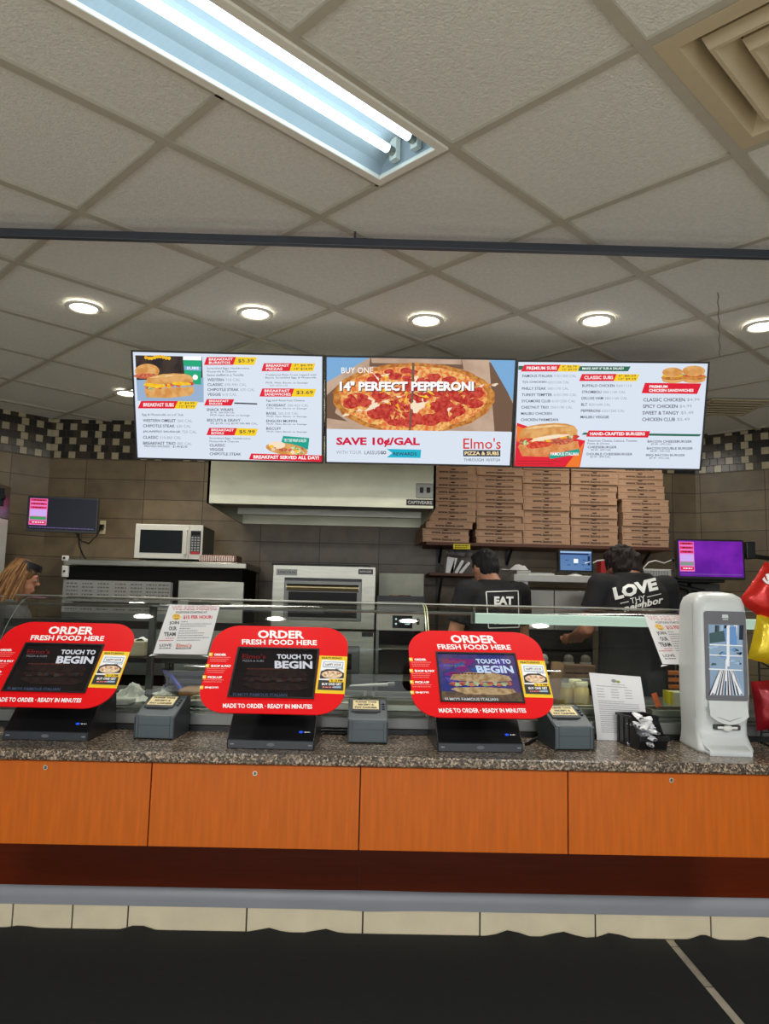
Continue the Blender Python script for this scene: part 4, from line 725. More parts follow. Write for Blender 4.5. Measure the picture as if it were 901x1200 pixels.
# right wall ledge, keyboard, purple screen on dark stand
YR = 4.75; a = fb(748, 676, 850, 690, YR); 
t = thing('equipment_stand', 'dark metal stand with a shelf and struts under the purple screen', 'stand', ((a[0]+a[1])/2, YR, 0)); dm = mat('dark_painted_steel', (36, 36, 36), .5, .4, .15, 20)
b = MB(); b.box(a[0], a[1], YR, YR+.45, a[3]-.03, a[3], dm, .004); b.build('shelf', t)
for px in (786, 803): c = at(px, 700, YR); b = MB(); b.box(c.x-.03, c.x+.03, YR+.03, YR+.09, .0, a[3]-.031, dm, .006); b.build('post', t)
b = MB()
for (p0, p1) in (((790, 686), (823, 693)), ((806, 702), (826, 692)), ((806, 690), (822, 714)), ((768, 690), (786, 700))): b.cyl(at(*p0, YR+.02), at(*p1, YR+.02), .016, .016, dm, 10)
b.build('strut', t)
b = MB(); q = fb(806, 682, 840, 696, YR+.2); b.box(q[0], q[1], YR+.15, YR+.4, a[3]-.09, a[3]-.032, mat('grey_case', (66, 66, 64), .6), .008); b.build('drawer_case', t)
ztop = a[3]; q = fb(752, 667, 785.5, 675, YR+.1); b = MB(); b.box(q[0], q[1], YR+.08, YR+.1, ztop, q[3], shw, .003)
for r in range(3):
    for k in range(9): b.box(q[0]+.008+k*.0175, q[0]+.021+k*.0175, YR+.0775, YR+.081, ztop+.008+r*.011, ztop+.016+r*.011, mat('key_grey', (150, 150, 150), .5))
tag(b.build('standing_keyboard', origin=((q[0]+q[1])/2, YR+.09, ztop)), 'small white keyboard stood on edge left of the purple screen', 'keyboard')
b = MB(); b.tube([at(752, 668, YR+.15), at(760, 659, YR+.12), at(768, 657, YR+.12), at(778, 660, YR+.12), at(788, 656, YR+.12)], .004, white_p, 6); b.ell(at(789, 656, YR+.12), (.014, .014, .012), dm); tag(b.build('looped_cable', origin=at(788, 656, YR+.12)), 'thin pale cable looping above the small keyboard', 'cable')
def arm_right(t, fr):
    o, U, V, N = fr; b = MB(); p = o-N*.04; b.box(p.x-.05, p.x+.05, p.y, p.y+.02, p.z-.05, p.z+.05, black); w = at(884, 652, 5.0); b.tube([p+Vector((0, .015, 0)), p+Vector((.14, .12, .06)), Vector((w.x, 5.0, w.z)), Vector((w.x+.35, 5.22, w.z-.01))], .016, black); b.box(at(876, 650, 4.95).x-.03, at(876, 650, 4.95).x+.03, 4.90, 4.98, at(876, 650, 4.95).z-.03, at(876, 646, 4.95).z+.06, black, .006); b.build('wall_arm', t)
small_screen('kitchen_screen', 'wall arm screen glowing purple with a pink list at its left', (2.091, 4.694, CZ+.322), -.03, .05, .395, .222, .011, (purple, sidebar(24, E_('pale_grey_green', (130, 150, 140)))), arm_right)
# ------------------------------------------------------------------ people
skin = mat('skin', (196, 138, 108), .55, 0, .05, 12); skin2 = mat('skin_darker', (160, 104, 78), .55, 0, .05, 12)
blackcloth = mat('black_cotton', (21, 21, 24), .9, 0, .1, 12); greycloth = mat('charcoal_cotton', (78, 76, 76), .9, 0, .1, 12); trouser = mat('dark_trousers', (28, 28, 34), .85, 0, .12, 60)
hair_b = mat('black_hair', (16, 14, 13), .7, 0, .3, 60, .5, 120, stretch=(6, 6, .6)); hair_br = mat('dark_brown_hair', (34, 22, 16), .75, 0, .4, 60, .8, 90, stretch=(6, 6, .6)); hair_bl = mat('dark_blond_hair', (122, 84, 48), .5, 0, .5, 30, .6, 80, stretch=(7, 7, .5))
def fuse(b, name, parent, vox, smooth=5, displace=0):
    o = b.build(name, parent, local=True); m = o.modifiers.new('r', 'REMESH'); m.mode = 'VOXEL'; m.voxel_size = vox; m.use_smooth_shade = True
    s = o.modifiers.new('s', 'SMOOTH'); s.iterations = smooth; s.factor = .5
    me = bpy.data.meshes.new_from_object(o.evaluated_get(bpy.context.evaluated_depsgraph_get())); o.modifiers.clear(); old = o.data; o.data = me; me.name = name
    if not me.materials: me.materials.append(old.materials[0])
    me.polygons.foreach_set('use_smooth', [True]*len(me.polygons)); me.polygons.foreach_set('material_index', [0]*len(me.polygons))
    if displace:
        for v in me.vertices: v.co += v.normal*(noise.noise(Vector((v.co.x*70, v.co.y*70, v.co.z*9)))*displace)
    return o
def rings(b, R, m, n=20):        # R: (z, rx, ry, yoff, xoff)
    P = [[Vector(((r[4] if len(r) > 4 else 0)+r[1]*math.cos(2*PI*i/n), r[3]+r[2]*math.sin(2*PI*i/n)*1, r[0])) for i in range(n)] for r in R]
    b.surf(P, m, closed=True); b.add(P[0], [list(range(n))[::-1]], m); b.add(P[-1], [list(range(n))], m)
def person(label, loc, rotz, Hh, elb, wri, sk, shirtm, hair, nod=.25, build=1.0, turn=0, sink=0, hs=1, hd=.004):
    t = thing('person', label, 'person', loc, rotz); k = Hh/1.72; wv = build; b = MB(); S = lambda p: Vector(p)*k
    # one continuous body
    rings(b, [(z*k, rx*wv*k, ry*wv*k, y*k) for z, rx, ry, y in ((.86, .15, .11, 0), (.92, .168, .118, -.01), (1.0, .155, .11, 0), (1.1, .14, .1, .005), (1.2, .15, .108, 0), (1.3, .165, .112, -.005), (1.38, .165, .1, -.01), (1.43, .12, .075, -.01), (1.47, .07, .06, -.005), (1.50-sink*.5, .05, .05, .0))], sk)
    b.caps(S((0, -.005, 1.44)), S((0, .02+sink*.5, 1.56-sink)), .056*k, .05*k, sk)
    for s in (-1, 1):
        hip, kn, an = S((s*.09, 0, .90)), S((s*.095, .02, .49)), S((s*.10, -.01, .09)); b.caps(hip, kn, .09*wv*k, .058*k, sk); b.caps(kn, an, .056*k, .038*k, sk); b.caps(an+S((0, -.03, -.045)), an+S((0, .14, -.06)), .036*k, .028*k, sk)
        sh = S((s*.185*wv, -.01, 1.405)); e = S(elb[(s+1)//2]); w = S(wri[(s+1)//2]); b.caps(S((s*.11*wv, -.01, 1.40)), sh, .06*k, .054*k, sk); b.caps(sh, e, .05*k, .041*k, sk); b.caps(e, w, .041*k, .027*k, sk)
        d = (w-e).normalized(); sd = d.cross(Z3).normalized() if abs(d.z) < .95 else X3; up = sd.cross(d).normalized()
        pc = w+d*.05*k; b.caps(w, pc, .026*k, .03*k, sk); b.caps(pc-sd*.022*k, pc+sd*.022*k, .018*k, .018*k, sk)
        for f, (off, L) in enumerate(((-.030, .062), (-.010, .072), (.011, .068), (.030, .052))):
            q0 = pc+sd*off*k+d*.012*k; q1 = q0+(d*.55*L+sd*off*.15)*k; q2 = q1+(d*.42-up*.3)*L*k; b.caps(q0, q1, .0095*k, .0088*k, sk, 8); b.caps(q1, q2, .0088*k, .0075*k, sk, 8)
        q0 = w+d*.02*k-sd*s*.026*k; q1 = q0+(d*.035-sd*s*.026)*k; b.caps(q0, q1, .011*k, .0098*k, sk, 8); b.caps(q1, q1+(d*.03-sd*s*.006)*k, .0098*k, .008*k, sk, 8)
    HM = Matrix.Translation(S((0, .03+sink*.5, 1.53-sink))) @ Matrix.Rotation(turn, 4, 'Z') @ Matrix.Rotation(-nod, 4, 'X') @ Matrix.Scale(k*hs, 4)
    def he(c, r, m=sk, bb=None, seg=16): (bb or b).ell(c, r, m, HM, seg)
    he((0, 0, .095), (.074, .092, .1)); he((0, .03, .04), (.056, .062, .058)); he((0, .045, .0), (.036, .04, .03)); he((0, .088, .105), (.05, .012, .012))
    he((0, .104, .065), (.013, .018, .014)); he((0, .096, .085), (.009, .012, .028)); he((0, .09, .022), (.022, .012, .007)); he((0, .088, .01), (.02, .012, .007))
    for s in (-1, 1): he((s*.076, -.005, .075), (.008, .02, .03)); he((s*.032, .08, .085), (.02, .012, .012))
    fuse(b, 'body', t, .0085*k, 3)
    for s in (-1, 1):
        bb = MB(); bb.ell((s*.031, .083, .088), (.0125, .0125, .0105), white_p, HM, 12); bb.ell((s*.031, .0925, .088), (.006, .004, .006), black, HM, 10); bb.build('eye', t, local=True)
    # clothes
    c = MB(); f = .014
    rings(c, [(z*k, (rx*wv+f)*k, (ry*wv+f)*k, y*k) for z, rx, ry, y in ((.83, .17, .125, -.005), (.92, .178, .128, -.01), (1.0, .17, .122, 0), (1.1, .16, .116, .005), (1.2, .163, .118, 0), (1.3, .172, .118, -.005), (1.38, .168, .104, -.01), (1.43, .125, .08, -.01), (1.475, .072, .066, -.005))], shirtm)
    for s in (-1, 1):
        sh = S((s*.185*wv, -.01, 1.405)); e = S(elb[(s+1)//2]); m = sh+(e-sh)*.62; c.caps(S((s*.11*wv, -.01, 1.395)), sh, .066*k, .068*k, shirtm); c.cyl(sh, m, .066*k, .064*k, shirtm, 16)
    shirt = fuse(c, 'shirt', t, .009*k, 4, .0025)
    p = MB(); rings(p, [(z*k, (rx*wv+.012)*k, (ry*wv+.012)*k, -.003*k) for z, rx, ry in ((.84, .16, .118), (.90, .17, .124), (.98, .158, .115))], trouser)
    for s in (-1, 1): p.caps(S((s*.09, 0, .89)), S((s*.095, .02, .49)), .102*wv*k, .072*k, trouser); p.cyl(S((s*.095, .02, .49)), S((s*.10, -.01, .07)), .072*k, .062*k, trouser)
    fuse(p, 'trousers', t, .011*k, 3)
    for s in (-1, 1):
        q = MB(); q.caps(S((s*.10, -.045, .045)), S((s*.105, .15, .04)), .044*k, .038*k, black); q.box(s*.10*k-.045*k, s*.10*k+.05*k, -.09*k, .19*k, .0, .025, black, .008); fuse(q, 'shoe', t, .009, 3)
    h = MB(); hair(h, lambda c, r, m, seg=16: h.ell(c, r, m, HM, seg), HM, k); ho = fuse(h, 'hair', t, .0075, 2, hd)
    return t, shirt, HM, ho
def short_hair(m):
    def f(h, e, HM, k): e((0, -.014, .115), (.083, .094, .092), m); e((0, -.055, .07), (.072, .05, .07), m); e((0, .03, .165), (.066, .06, .036), m); e((0, -.05, .02), (.05, .036, .03), m)
    return f
def bun_hair(m):
    def f(h, e, HM, k): e((0, -.014, .115), (.088, .1, .095), m); e((0, -.06, .06), (.086, .056, .085), m); e((0, .03, .165), (.07, .06, .036), m); e((.005, -.07, .03), (.076, .052, .05), m); [e((.06*math.cos(i*1.3), -.06-.03*math.sin(i*.9), .02+.13*(i/13)), (.03, .028, .024), m) for i in range(14)]
    return f
def long_hair(m):
    def f(h, e, HM, k):
        e((0, -.012, .115), (.085, .098, .094), m); e((0, .05, .165), (.05, .04, .03), m); rr = random.Random(2)
        for i in range(40):
            a = PI*(1.0+.0)*i/39+PI; x, y = math.cos(a)*.082, math.sin(a)*.085+.012; pts = []
            for j in range(9):
                u = j/8; q = 1+.6*u; pts.append(HM @ Vector((x*q+.008*math.sin(j*1.3+i), y*q-.02*u+.008*math.cos(j+i*1.7), .12-.40*u-.03*math.sin(i*.8)*u)))
            h.tube(pts, .024*k, m, 6, taper=[.8, 1, 1.05, 1.05, 1, 1, .95, .8, .35])
    return f
def shirt_print(t, shirt, fn, Y):
    M = XF[t.name]; me = shirt.data; bv = BVHTree.FromPolygons([M @ v.co for v in me.vertices], [list(p.vertices) for p in me.polygons])
    b = MB(); cv = Canvas([(0, 0), (W, 0), (W, H), (0, H)], 1, 1, (Vector((0, 0, 0)), X3, Z3, -Y3), b)
    cv.p = lambda x, y, l: at(x, y, Y); fn(cv); bb = bmesh.new()
    vs = [bb.verts.new(v) for v in b.v]
    for f, m in zip(b.f, b.m):
        try: bb.faces.new([vs[i] for i in f]).material_index = m
        except ValueError: pass
    for _ in range(3):
        ed = [e for e in bb.edges if e.calc_length() > .012]
        if ed: bmesh.ops.subdivide_edges(bb, edges=ed, cuts=1); bmesh.ops.triangulate(bb, faces=bb.faces[:])
    bad = []
    for v in bb.verts:
        d = v.co-Vector((0, 0, CZ)); d.normalize(); hit = bv.ray_cast(Vector((0, 0, CZ))+d*2, d)
        if hit[0] is None: bad.append(v)
        else: v.co = hit[0]-d*.006+hit[1]*.001
    bmesh.ops.delete(bb, geom=bad, context='VERTS')
    inv = M.inverted()
    for v in bb.verts: v.co = inv @ v.co
    me = bpy.data.meshes.new('print'); bb.to_mesh(me); bb.free()
    for m in b.mats: me.materials.append(m)
    o = bpy.data.objects.new('print', me); COL.objects.link(o); o.parent = shirt; XF[o.name] = M; return o
prt = mat('white_print', (222, 222, 218), .8)
p = at(577, 700, 4.42)
t, shirt, HM, ho = person('person with short black hair in a black tee with a boxed print, seen from behind', (p.x, 4.42, 0), .42, 1.78, ((-.235, .03, 1.13), (.235, .05, 1.13)), ((-.19, .26, 1.06), (.17, .27, 1.06)), skin, blackcloth, short_hair(hair_b), .3, .94, 0, .055, .88, .008)
def eat(cv):
    for a, b_ in (((569.6, 693.6), (607, 692.4)), ((607, 692.4), (608, 735)), ((608, 735), (572.5, 736)), ((572.5, 736), (569.6, 693.6))):
        dx, dy = b_[0]-a[0], b_[1]-a[1]; L = math.hypot(dx, dy); n = (-dy/L*.55, dx/L*.55)
        for i in range(8): u, w = i/8, (i+1)/8; cv.poly([(a[0]+dx*u+n[0], a[1]+dy*u+n[1]), (a[0]+dx*w+n[0], a[1]+dy*w+n[1]), (a[0]+dx*w-n[0], a[1]+dy*w-n[1]), (a[0]+dx*u-n[0], a[1]+dy*u-n[1])], prt, 1)
    cv.txt('EAT', 579, 699, 601.5, 708.8, prt, 1, .05); cv.txt('PIZZA', 579.5, 723, 605, 731.5, prt, 1, .05)
shirt_print(t, shirt, eat, 4.3)
p = at(741, 690, 4.36)
t, shirt, HM, ho = person('person with brown hair in a black tee printed with white words, seen from behind', (p.x, 4.36, 0), .26, 1.845, ((-.262, .03, 1.165), (.25, .06, 1.14)), ((-.20, .27, 1.12), (.19, .28, 1.08)), skin2, blackcloth, bun_hair(hair_br), .3, 1.08, 0, .10, .98, .016)
def love(cv):
    ca, sa = math.cos(-.235), math.sin(-.235); base = cv.p
    def rot(x, y, l): dx, dy = x-745, y-697; return base(745+dx*ca-dy*sa, 697+dx*sa+dy*ca, l)
    cv.p = rot; cv.txt('LOVE', 720, 682.5, 772, 697.5, prt, 1, .055); cv.txt('THY', 737, 699.5, 755, 706, prt, 1, .0)
    cv.rect(725, 702.3, 735, 703.1, prt, 1); cv.rect(757, 702.3, 774, 703.1, prt, 1); cv.txt('neighbor', 727, 705.5, 775, 716, prt, 1, .03, .3)
shirt_print(t, shirt, love, 4.2)
p = at(20, 675, 4.62)
t, shirt, HM, ho = person('person with long blond hair in a grey shirt facing right at the far left', (p.x-.02, 4.62, 0), -1.15, 1.58, ((-.25, .10, 1.12), (.25, .1, 1.12)), ((-.2, .33, 1.08), (.2, .33, 1.08)), skin, greycloth, long_hair(hair_bl), .22, 1.12)
k = 1.58/1.72; b = MB()
P = []
for z, q in ((.155, 1.03), (.178, 1.035), (.198, .98)): P.append([HM @ Vector((.084*q*math.cos(a), .004+.098*q*math.sin(a), z-.25*(.098*math.sin(a))*.6)) for a in [PI*(-.05)+PI*1.1*i/24 for i in range(25)]])
b.surf(P, black); Q = []
for r in (1.0, 1.22): Q.append([HM @ Vector((.082*(1+.1*(r-1))*math.cos(a), .004+.098*r*math.sin(a)**.8 if math.sin(a) > 0 else .004, .152-.03*math.sin(a)-.05*(r-1))) for a in [PI*.02+PI*.96*i/24 for i in range(25)]])
b.surf(Q, black); v = b.build('visor', t, local=True)

hs_ = MB(); rr = random.Random(6)
for i in range(90):
    a = PI+PI*rr.random(); x, y = math.cos(a)*.096, math.sin(a)*.1+.006; pts = []; ph = rr.random()*6
    for j in range(10): u = j/9; q = 1.0+.62*u+.05*rr.random(); pts.append(HM @ Vector((x*q*(.55+.45*min(1, u*4+.25))+.012*math.sin(j*.9+ph), y*q*(.55+.45*min(1, u*4+.25))-.02*u+.008*math.cos(j+ph), .20-.50*u-.05*rr.random()*u)))
    hs_.tube(pts, .0048, (hair_bl, mat('blond_strand', (168, 122, 72), .45, 0, .3, 40))[i % 2], 5, taper=[.5, 1, 1.2, 1.2, 1.2, 1.1, 1, .9, .7, .3])
hs_.build('strands', ho, local=True)
# ------------------------------------------------------------------ glass display case
cg = glass('case_glass', (240, 246, 242), .02, .9); cge = mat('glass_edge', (176, 184, 140), .2, 0, .05)
prof = [(3.15, -.49), (3.15, -.36), (3.158, -.27), (3.185, -.195), (3.235, -.128), (3.30, -.068), (3.355, -.030), (3.42, -.010), (3.52, -.001), (3.66, .0), (3.80, .0)]
xl = at(-2, 720, 3.3).x; xj = at(499, 715, 3.36).x; xk = at(26, 720, 3.36).x
t = thing('display_case', 'long glass fronted steel display case behind the ordering screens', 'display case', (0, 3.15, CT))
def bez(pr, n=4):
    P = []
    for i in range(len(pr)-1):
        p0 = pr[max(i-1, 0)]; p1 = pr[i]; p2 = pr[i+1]; p3 = pr[min(i+2, len(pr)-1)]
        for k in range(n):
            u = k/n; f = lambda a, b, c, d: .5*((2*b)+(-a+c)*u+(2*a-5*b+4*c-d)*u*u+(-a+3*b-3*c+d)*u**3); P.append((f(p0[0], p1[0], p2[0], p3[0]), f(p0[1], p1[1], p2[1], p3[1])))
    return P+[pr[-1]]
PR = bez(prof)
for i, (x0, x1) in enumerate(((-1.9, xk-.004), (xk+.004, xj-.005), (xj+.005, 2.5))):
    b = MB(); b.surf([[Vector((x0, y, z+CZ)), Vector((x1, y, z+CZ))] for y, z in PR], cg); g = b.build('glass_pane', t)
    for xx in ([x1] if i == 0 else [x1] if i == 1 else [x0]):
        b = MB(); b.surf([[Vector((xx-(.0025 if i else .001), y-.001, z+CZ+.001)), Vector((xx+(.0025 if i else .001), y-.001, z+CZ+.001))] for y, z in PR], cge if i else mat('clear_edge', (120, 136, 124), .2)); b.build('glass_edge', g)
b = MB(); b.box(at(20, 697, 3.8).x, 2.5, 3.79, 3.815, CZ-.006, CZ+.006, steel, .002); b.build('rear_rail', t)
b = MB(); b.box(-1.9, 2.5, 3.125, 3.19, CT+.018, CT+.068, steel_d, .006); b.build('front_sill', t)
b = MB(); b.box(-1.9, 2.5, 3.135, 3.18, CT, CT+.018, black); b.build('plinth', t)
DZ = CT+.075
b = MB(); b.box(-1.9, 2.5, 3.19, 3.98, CT+.02, DZ, steel_d, .003); b.build('deck', t)
b = MB(); b.box(-1.9, 2.5, 3.49, 3.96, .08, CT+.019, steel_d, .004); b.build('base_cabinet', t)
# light strip under the top glass
a0, a1 = at(556, 724, 3.48), at(812, 731, 3.48); b = MB(); b.box(a0.x, a1.x+.3, 3.46, 3.52, a0.z-.024, a0.z+.022, emat('lit_lamp_cover', (188, 212, 196), .85, None, 20, .4, (200, 210, 204)), .004); ls = b.build('light_strip', t)
b = MB(); b.box(a0.x-.012, a0.x, 3.46, 3.52, a0.z-.026, a0.z+.024, mat('end_cap', (150, 152, 150), .4)); b.box(a0.x-.006, a0.x+.004, 3.478, 3.5, a0.z+.022, CZ-.004, steel); b.build('end_cap', ls)
b = MB(); a0 = at(-10, 707, 3.55); a1 = at(556, 719, 3.55); b.box(a0.x, a1.x, 3.55, 3.57, a1.z-.008, a1.z+.006, steel, .002); b.build('front_rail', t)
for px in (176,):
    c = at(px, 760, 3.42); b = MB(); b.box(c.x-.014, c.x+.014, 3.42, 3.45, DZ, CZ-.035, mat('grey_post', (92, 94, 92), .4, .5), .003); b.build('post', t)
c = at(195, 780, 3.6); b = MB(); b.box(c.x-.007, c.x+.007, 3.6, 3.62, DZ, at(195, 772, 3.6).z, dm); b.build('post', t)
z = at(200, 774, 3.6).z; b = MB(); b.box(-1.6, at(300, 774, 3.6).x, 3.58, 3.84, z-.012, z+.012, dm, .002); b.build('inner_shelf', t)
b = MB(); q0 = at(200, 790, 3.75); 
for k in range(3): zz = at(200, 789+k*9, 3.8).z; b.box(q0.x-.02, at(302, 790, 3.75).x, 3.8, 3.815, zz-.009, zz+.009, mat('grey_slat', (116, 116, 112), .5, .3))
b.build('slatted_back', t)
b = MB(); x0, x1 = at(-10, 760, 3.8).x, at(178, 760, 3.8).x; q = fb(153, 747, 176, 770, 3.75)
for zz in (at(100, 731, 3.9).z,): b.box(x0, at(300, 731, 3.9).x, 3.9, 3.92, zz-.02, zz+.02, black)
b.build('rear_bar', t)
def on(px, y): return at(px, 800, y).x
# goods on the middle shelf and the deck
b = MB(); q = fb(146, 750, 175, 771, 3.7); b.box(q[0], q[1], 3.62, 3.8, z+.0125, z+.085, mat('beige_tray', (190, 180, 150), .6, 0, .05), .008); b.surf([[Vector((q[0]+(q[1]-q[0])*i/6, 3.63+.16*j/3, z+.088+.01*math.sin(i*1.7+j))) for i in range(7)] for j in range(4)], paper); tag(b.build('bread_tub', origin=((q[0]+q[1])/2, 3.7, z+.0125)), 'beige tub lined with paper on the dark inner shelf', 'tub')
fp = mat('foil_paper', (206, 206, 196), .5, 0, .06, 12); rr = random.Random(4)
for i, (px, y, w, hh, lab) in enumerate(((112, 3.46, .10, .045, 'crumpled white wrapping paper in the case beside the left red screen'), (154, 3.44, .10, .065, 'large crumpled sheet of white paper in the case left of the grey post'), (192, 3.56, .06, .04, 'small crumpled white paper in the case right of the grey post'))):
    b = MB(); x = on(px, y); P = []
    for j in range(9): P.append([Vector((x+(u/12-.5)*2*w, y-.09+.2*j/8, DZ+.001+max(0, hh*math.exp(-((u/12-.5)/.3)**2-((j/8-.6)/.35)**2)+.028*noise.noise(Vector((u*.9+i*7, j*.8, 0)))))) for u in range(13)])
    b.surf(P, fp, smooth=False); o = b.build('wrapping_paper', origin=(x, y, DZ)); tag(o, lab, 'paper', 'crumpled papers in the glass case')
b = MB(); x0 = on(128, 3.36); b.box(x0-.22, x0+.12, 3.25, 3.36, DZ+.0005, DZ+.02, mat('pale_board', (202, 202, 192), .5), .004); tag(b.build('cutting_board', origin=(x0, 3.3, DZ)), 'pale thin board lying at the front of the case behind the left red screen', 'board')
b = MB(); p0, p1 = at(192, 785, 3.62), at(211, 806, 3.5); b.tube([p0, p0*.6+p1*.4+Vector((.004, 0, .004)), p1, p1+Vector((.02, -.02, -.03))], .009, mat('blue_plastic', (44, 52, 168), .35), 10, taper=[.9, 1.1, 1, .8]); b.ell(p1+Vector((.03, -.03, -.045)), (.03, .03, .008), mat('blue_plastic', (44, 52, 168))); tag(b.build('blue_spoon', origin=p1), 'blue plastic serving spoon leaning in the case above the left grey printer', 'spoon')
b = MB(); x0, x1 = on(212, 3.5), on(245, 3.5); b.box(x0, x1+.1, 3.44, 3.6, DZ+.004, DZ+.05, mat('tan_bread', (150, 112, 66), .7, 0, .2, 20, .3, 80), .02, seg=3); tag(b.build('bread_loaf', origin=((x0+x1)/2, 3.5, DZ)), 'tan brown bread block in the case left of the middle red screen', 'bread')
def pan(px0, px1, y0, y1, lab, inner, depth=.012):
    x0, x1 = on(px0, (y0+y1)/2), on(px1, (y0+y1)/2); b = MB(); t = thing('steel_pan', lab, 'pan', ((x0+x1)/2, (y0+y1)/2, DZ), 0, 'steel food pans in the case')
    for a in ((x0, x1, y0, y0+.015), (x0, x1, y1-.015, y1), (x0, x0+.015, y0+.015, y1-.015), (x1-.015, x1, y0+.015, y1-.015)): b.box(*a, DZ, DZ+.028, steel, .003)
    b.build('rim', t); b = MB(); P = [[Vector((x0+.015+(x1-x0-.03)*i/14, y0+.015+(y1-y0-.03)*j/8, DZ+depth+.012*noise.noise(Vector((i*.8+px0, j*.9, 1))))) for i in range(15)] for j in range(9)]; b.surf(P, inner, smooth=False); b.build('filling', t)
pan(222, 330, 3.24, 3.42, 'steel pan of pale food behind the middle red screen', mat('pale_food', (180, 168, 140), .7, 0, .25, 30))
pan(338, 420, 3.24, 3.42, 'steel pan with white paper lining behind the middle grey printer', fp); pan(424, 500, 3.24, 3.42, 'steel pan of dark greens right of the middle grey printer', mat('dark_greens', (84, 80, 56), .7, 0, .4, 30))
pan(640, 700, 3.24, 3.36, 'steel pan of shredded food behind the right grey printer', mat('shredded_food', (170, 160, 120), .7, 0, .3, 40))
pan(756, 812, 3.24, 3.40, 'dark steel pan left of the napkin dispenser', mat('dark_meat', (66, 50, 46), .6, 0, .3, 30))
pan(350, 430, 3.5, 3.72, 'rear steel pan holding a white knife', mat('dark_pan', (52, 52, 50), .6)); pan(436, 520, 3.5, 3.72, 'rear steel pan between the middle and right red screens', mat('dark_pan', (52, 52, 50), .6))
p0, p1 = at(410, 803.5, 3.46), at(462, 802, 3.5); b = MB(); b.box(0, 1, 0, 1, 0, 1, white_p) if False else None
b.tube([p0, p0*.5+p1*.5, p0*.15+p1*.85], .007, white_p, 8, taper=[.35, 1.0, 1.1]); b.tube([p0*.15+p1*.85, p1], .012, mat('grey_handle', (130, 130, 124), .5), 8); tag(b.build('white_knife', origin=p0), 'long white plastic knife lying across the pans beside the middle red screen', 'knife')
# sauce bottles and paper roll
yb = mat('yellow_sauce', (216, 188, 92), .35, 0, .08, 20)
for i, (px, hgt, y, lab) in enumerate(((663, .105, 3.5, 'front left'), (681, .118, 3.46, 'front right, tallest'), (674, .115, 3.6, 'rear'))):
    x = on(px, y); t = thing('sauce_bottle', 'pale yellow sauce jar in the case behind the right printer, '+lab, 'jar', (x, y, DZ), 0, 'yellow sauce jars'); b = MB(); b.lathe([(.002, 0), (.032, 0), (.034, .01), (.034, hgt*.72), (.028, hgt*.8), (.028, hgt*.84)], (0, 0, 0), yb, 20); b.build('jar', t, local=True)
    b = MB(); b.lathe([(.03, hgt*.84), (.03, hgt*.98), (.024, hgt), (.001, hgt)], (0, 0, 0), mat('cream_lid', (214, 206, 160), .5), 20); b.build('lid', t, local=True)
x = on(651, 3.42); b = MB(); b.tube([(x-.012, 3.42, DZ), (x-.006, 3.42, DZ+.08), (x+.006, 3.42, DZ+.16), (x+.012, 3.43, DZ+.20)], .026, mat('kraft_paper', (150, 116, 84), .85, 0, .1, 30), 14, taper=[.85, .95, 1.05, 1.12]); tag(b.build('paper_roll', origin=(x, 3.42, DZ)), 'rolled brown paper standing in the case right of the right red screen', 'paper roll')
c = at(768, 820, 3.3); b = MB(); b.box(-.012, .012, -.002, .002, -.03, .03, mat('orange_tag', (236, 104, 30), .5), .002, Matrix.Translation(Vector((c.x, 3.29, c.z))) @ Matrix.Rotation(-.35, 4, 'Y')); b.cyl((c.x+.006, 3.292, DZ+.001), (c.x+.004, 3.292, c.z-.02), .003, .003, steel, 6); tag(b.build('orange_tag', origin=(c.x, 3.29, DZ)), 'small orange marker tag in the case right of the white notice', 'tag')
cop = mat('copper_slat', (196, 112, 60), .35, .4, .15, 20); t = thing('copper_rack', 'rack of warm copper coloured bars beside the napkin dispenser', 'rack', (at(796, 800, 3.6).x, 3.6, DZ)); x0, x1 = at(783, 800, 3.6).x, at(830, 800, 3.6).x
for k in range(4): zz = at(796, 789+k*8, 3.6).z; b = MB(); b.box(x0, x1, 3.6, 3.63, zz-.010, zz+.010, cop, .003); b.build('bar', t)
for x in (x0-.012, x1): b = MB(); b.box(x, x+.012, 3.6, 3.63, DZ, at(796, 784, 3.6).z+.01, dm); b.build('upright', t)
c = at(799, 818, 3.36); b = MB(); b.box(c.x-.03, c.x+.10, 3.42, 3.5, DZ, DZ+.085, mat('cream_box', (216, 210, 180), .6), .004); b.box(c.x-.0305, c.x-.015, 3.4195, 3.5005, DZ+.03, DZ+.086, yl, .001); tag(b.build('cream_carton', origin=(c.x, 3.45, DZ)), 'cream carton with a yellow edge left of the napkin dispenser', 'carton')
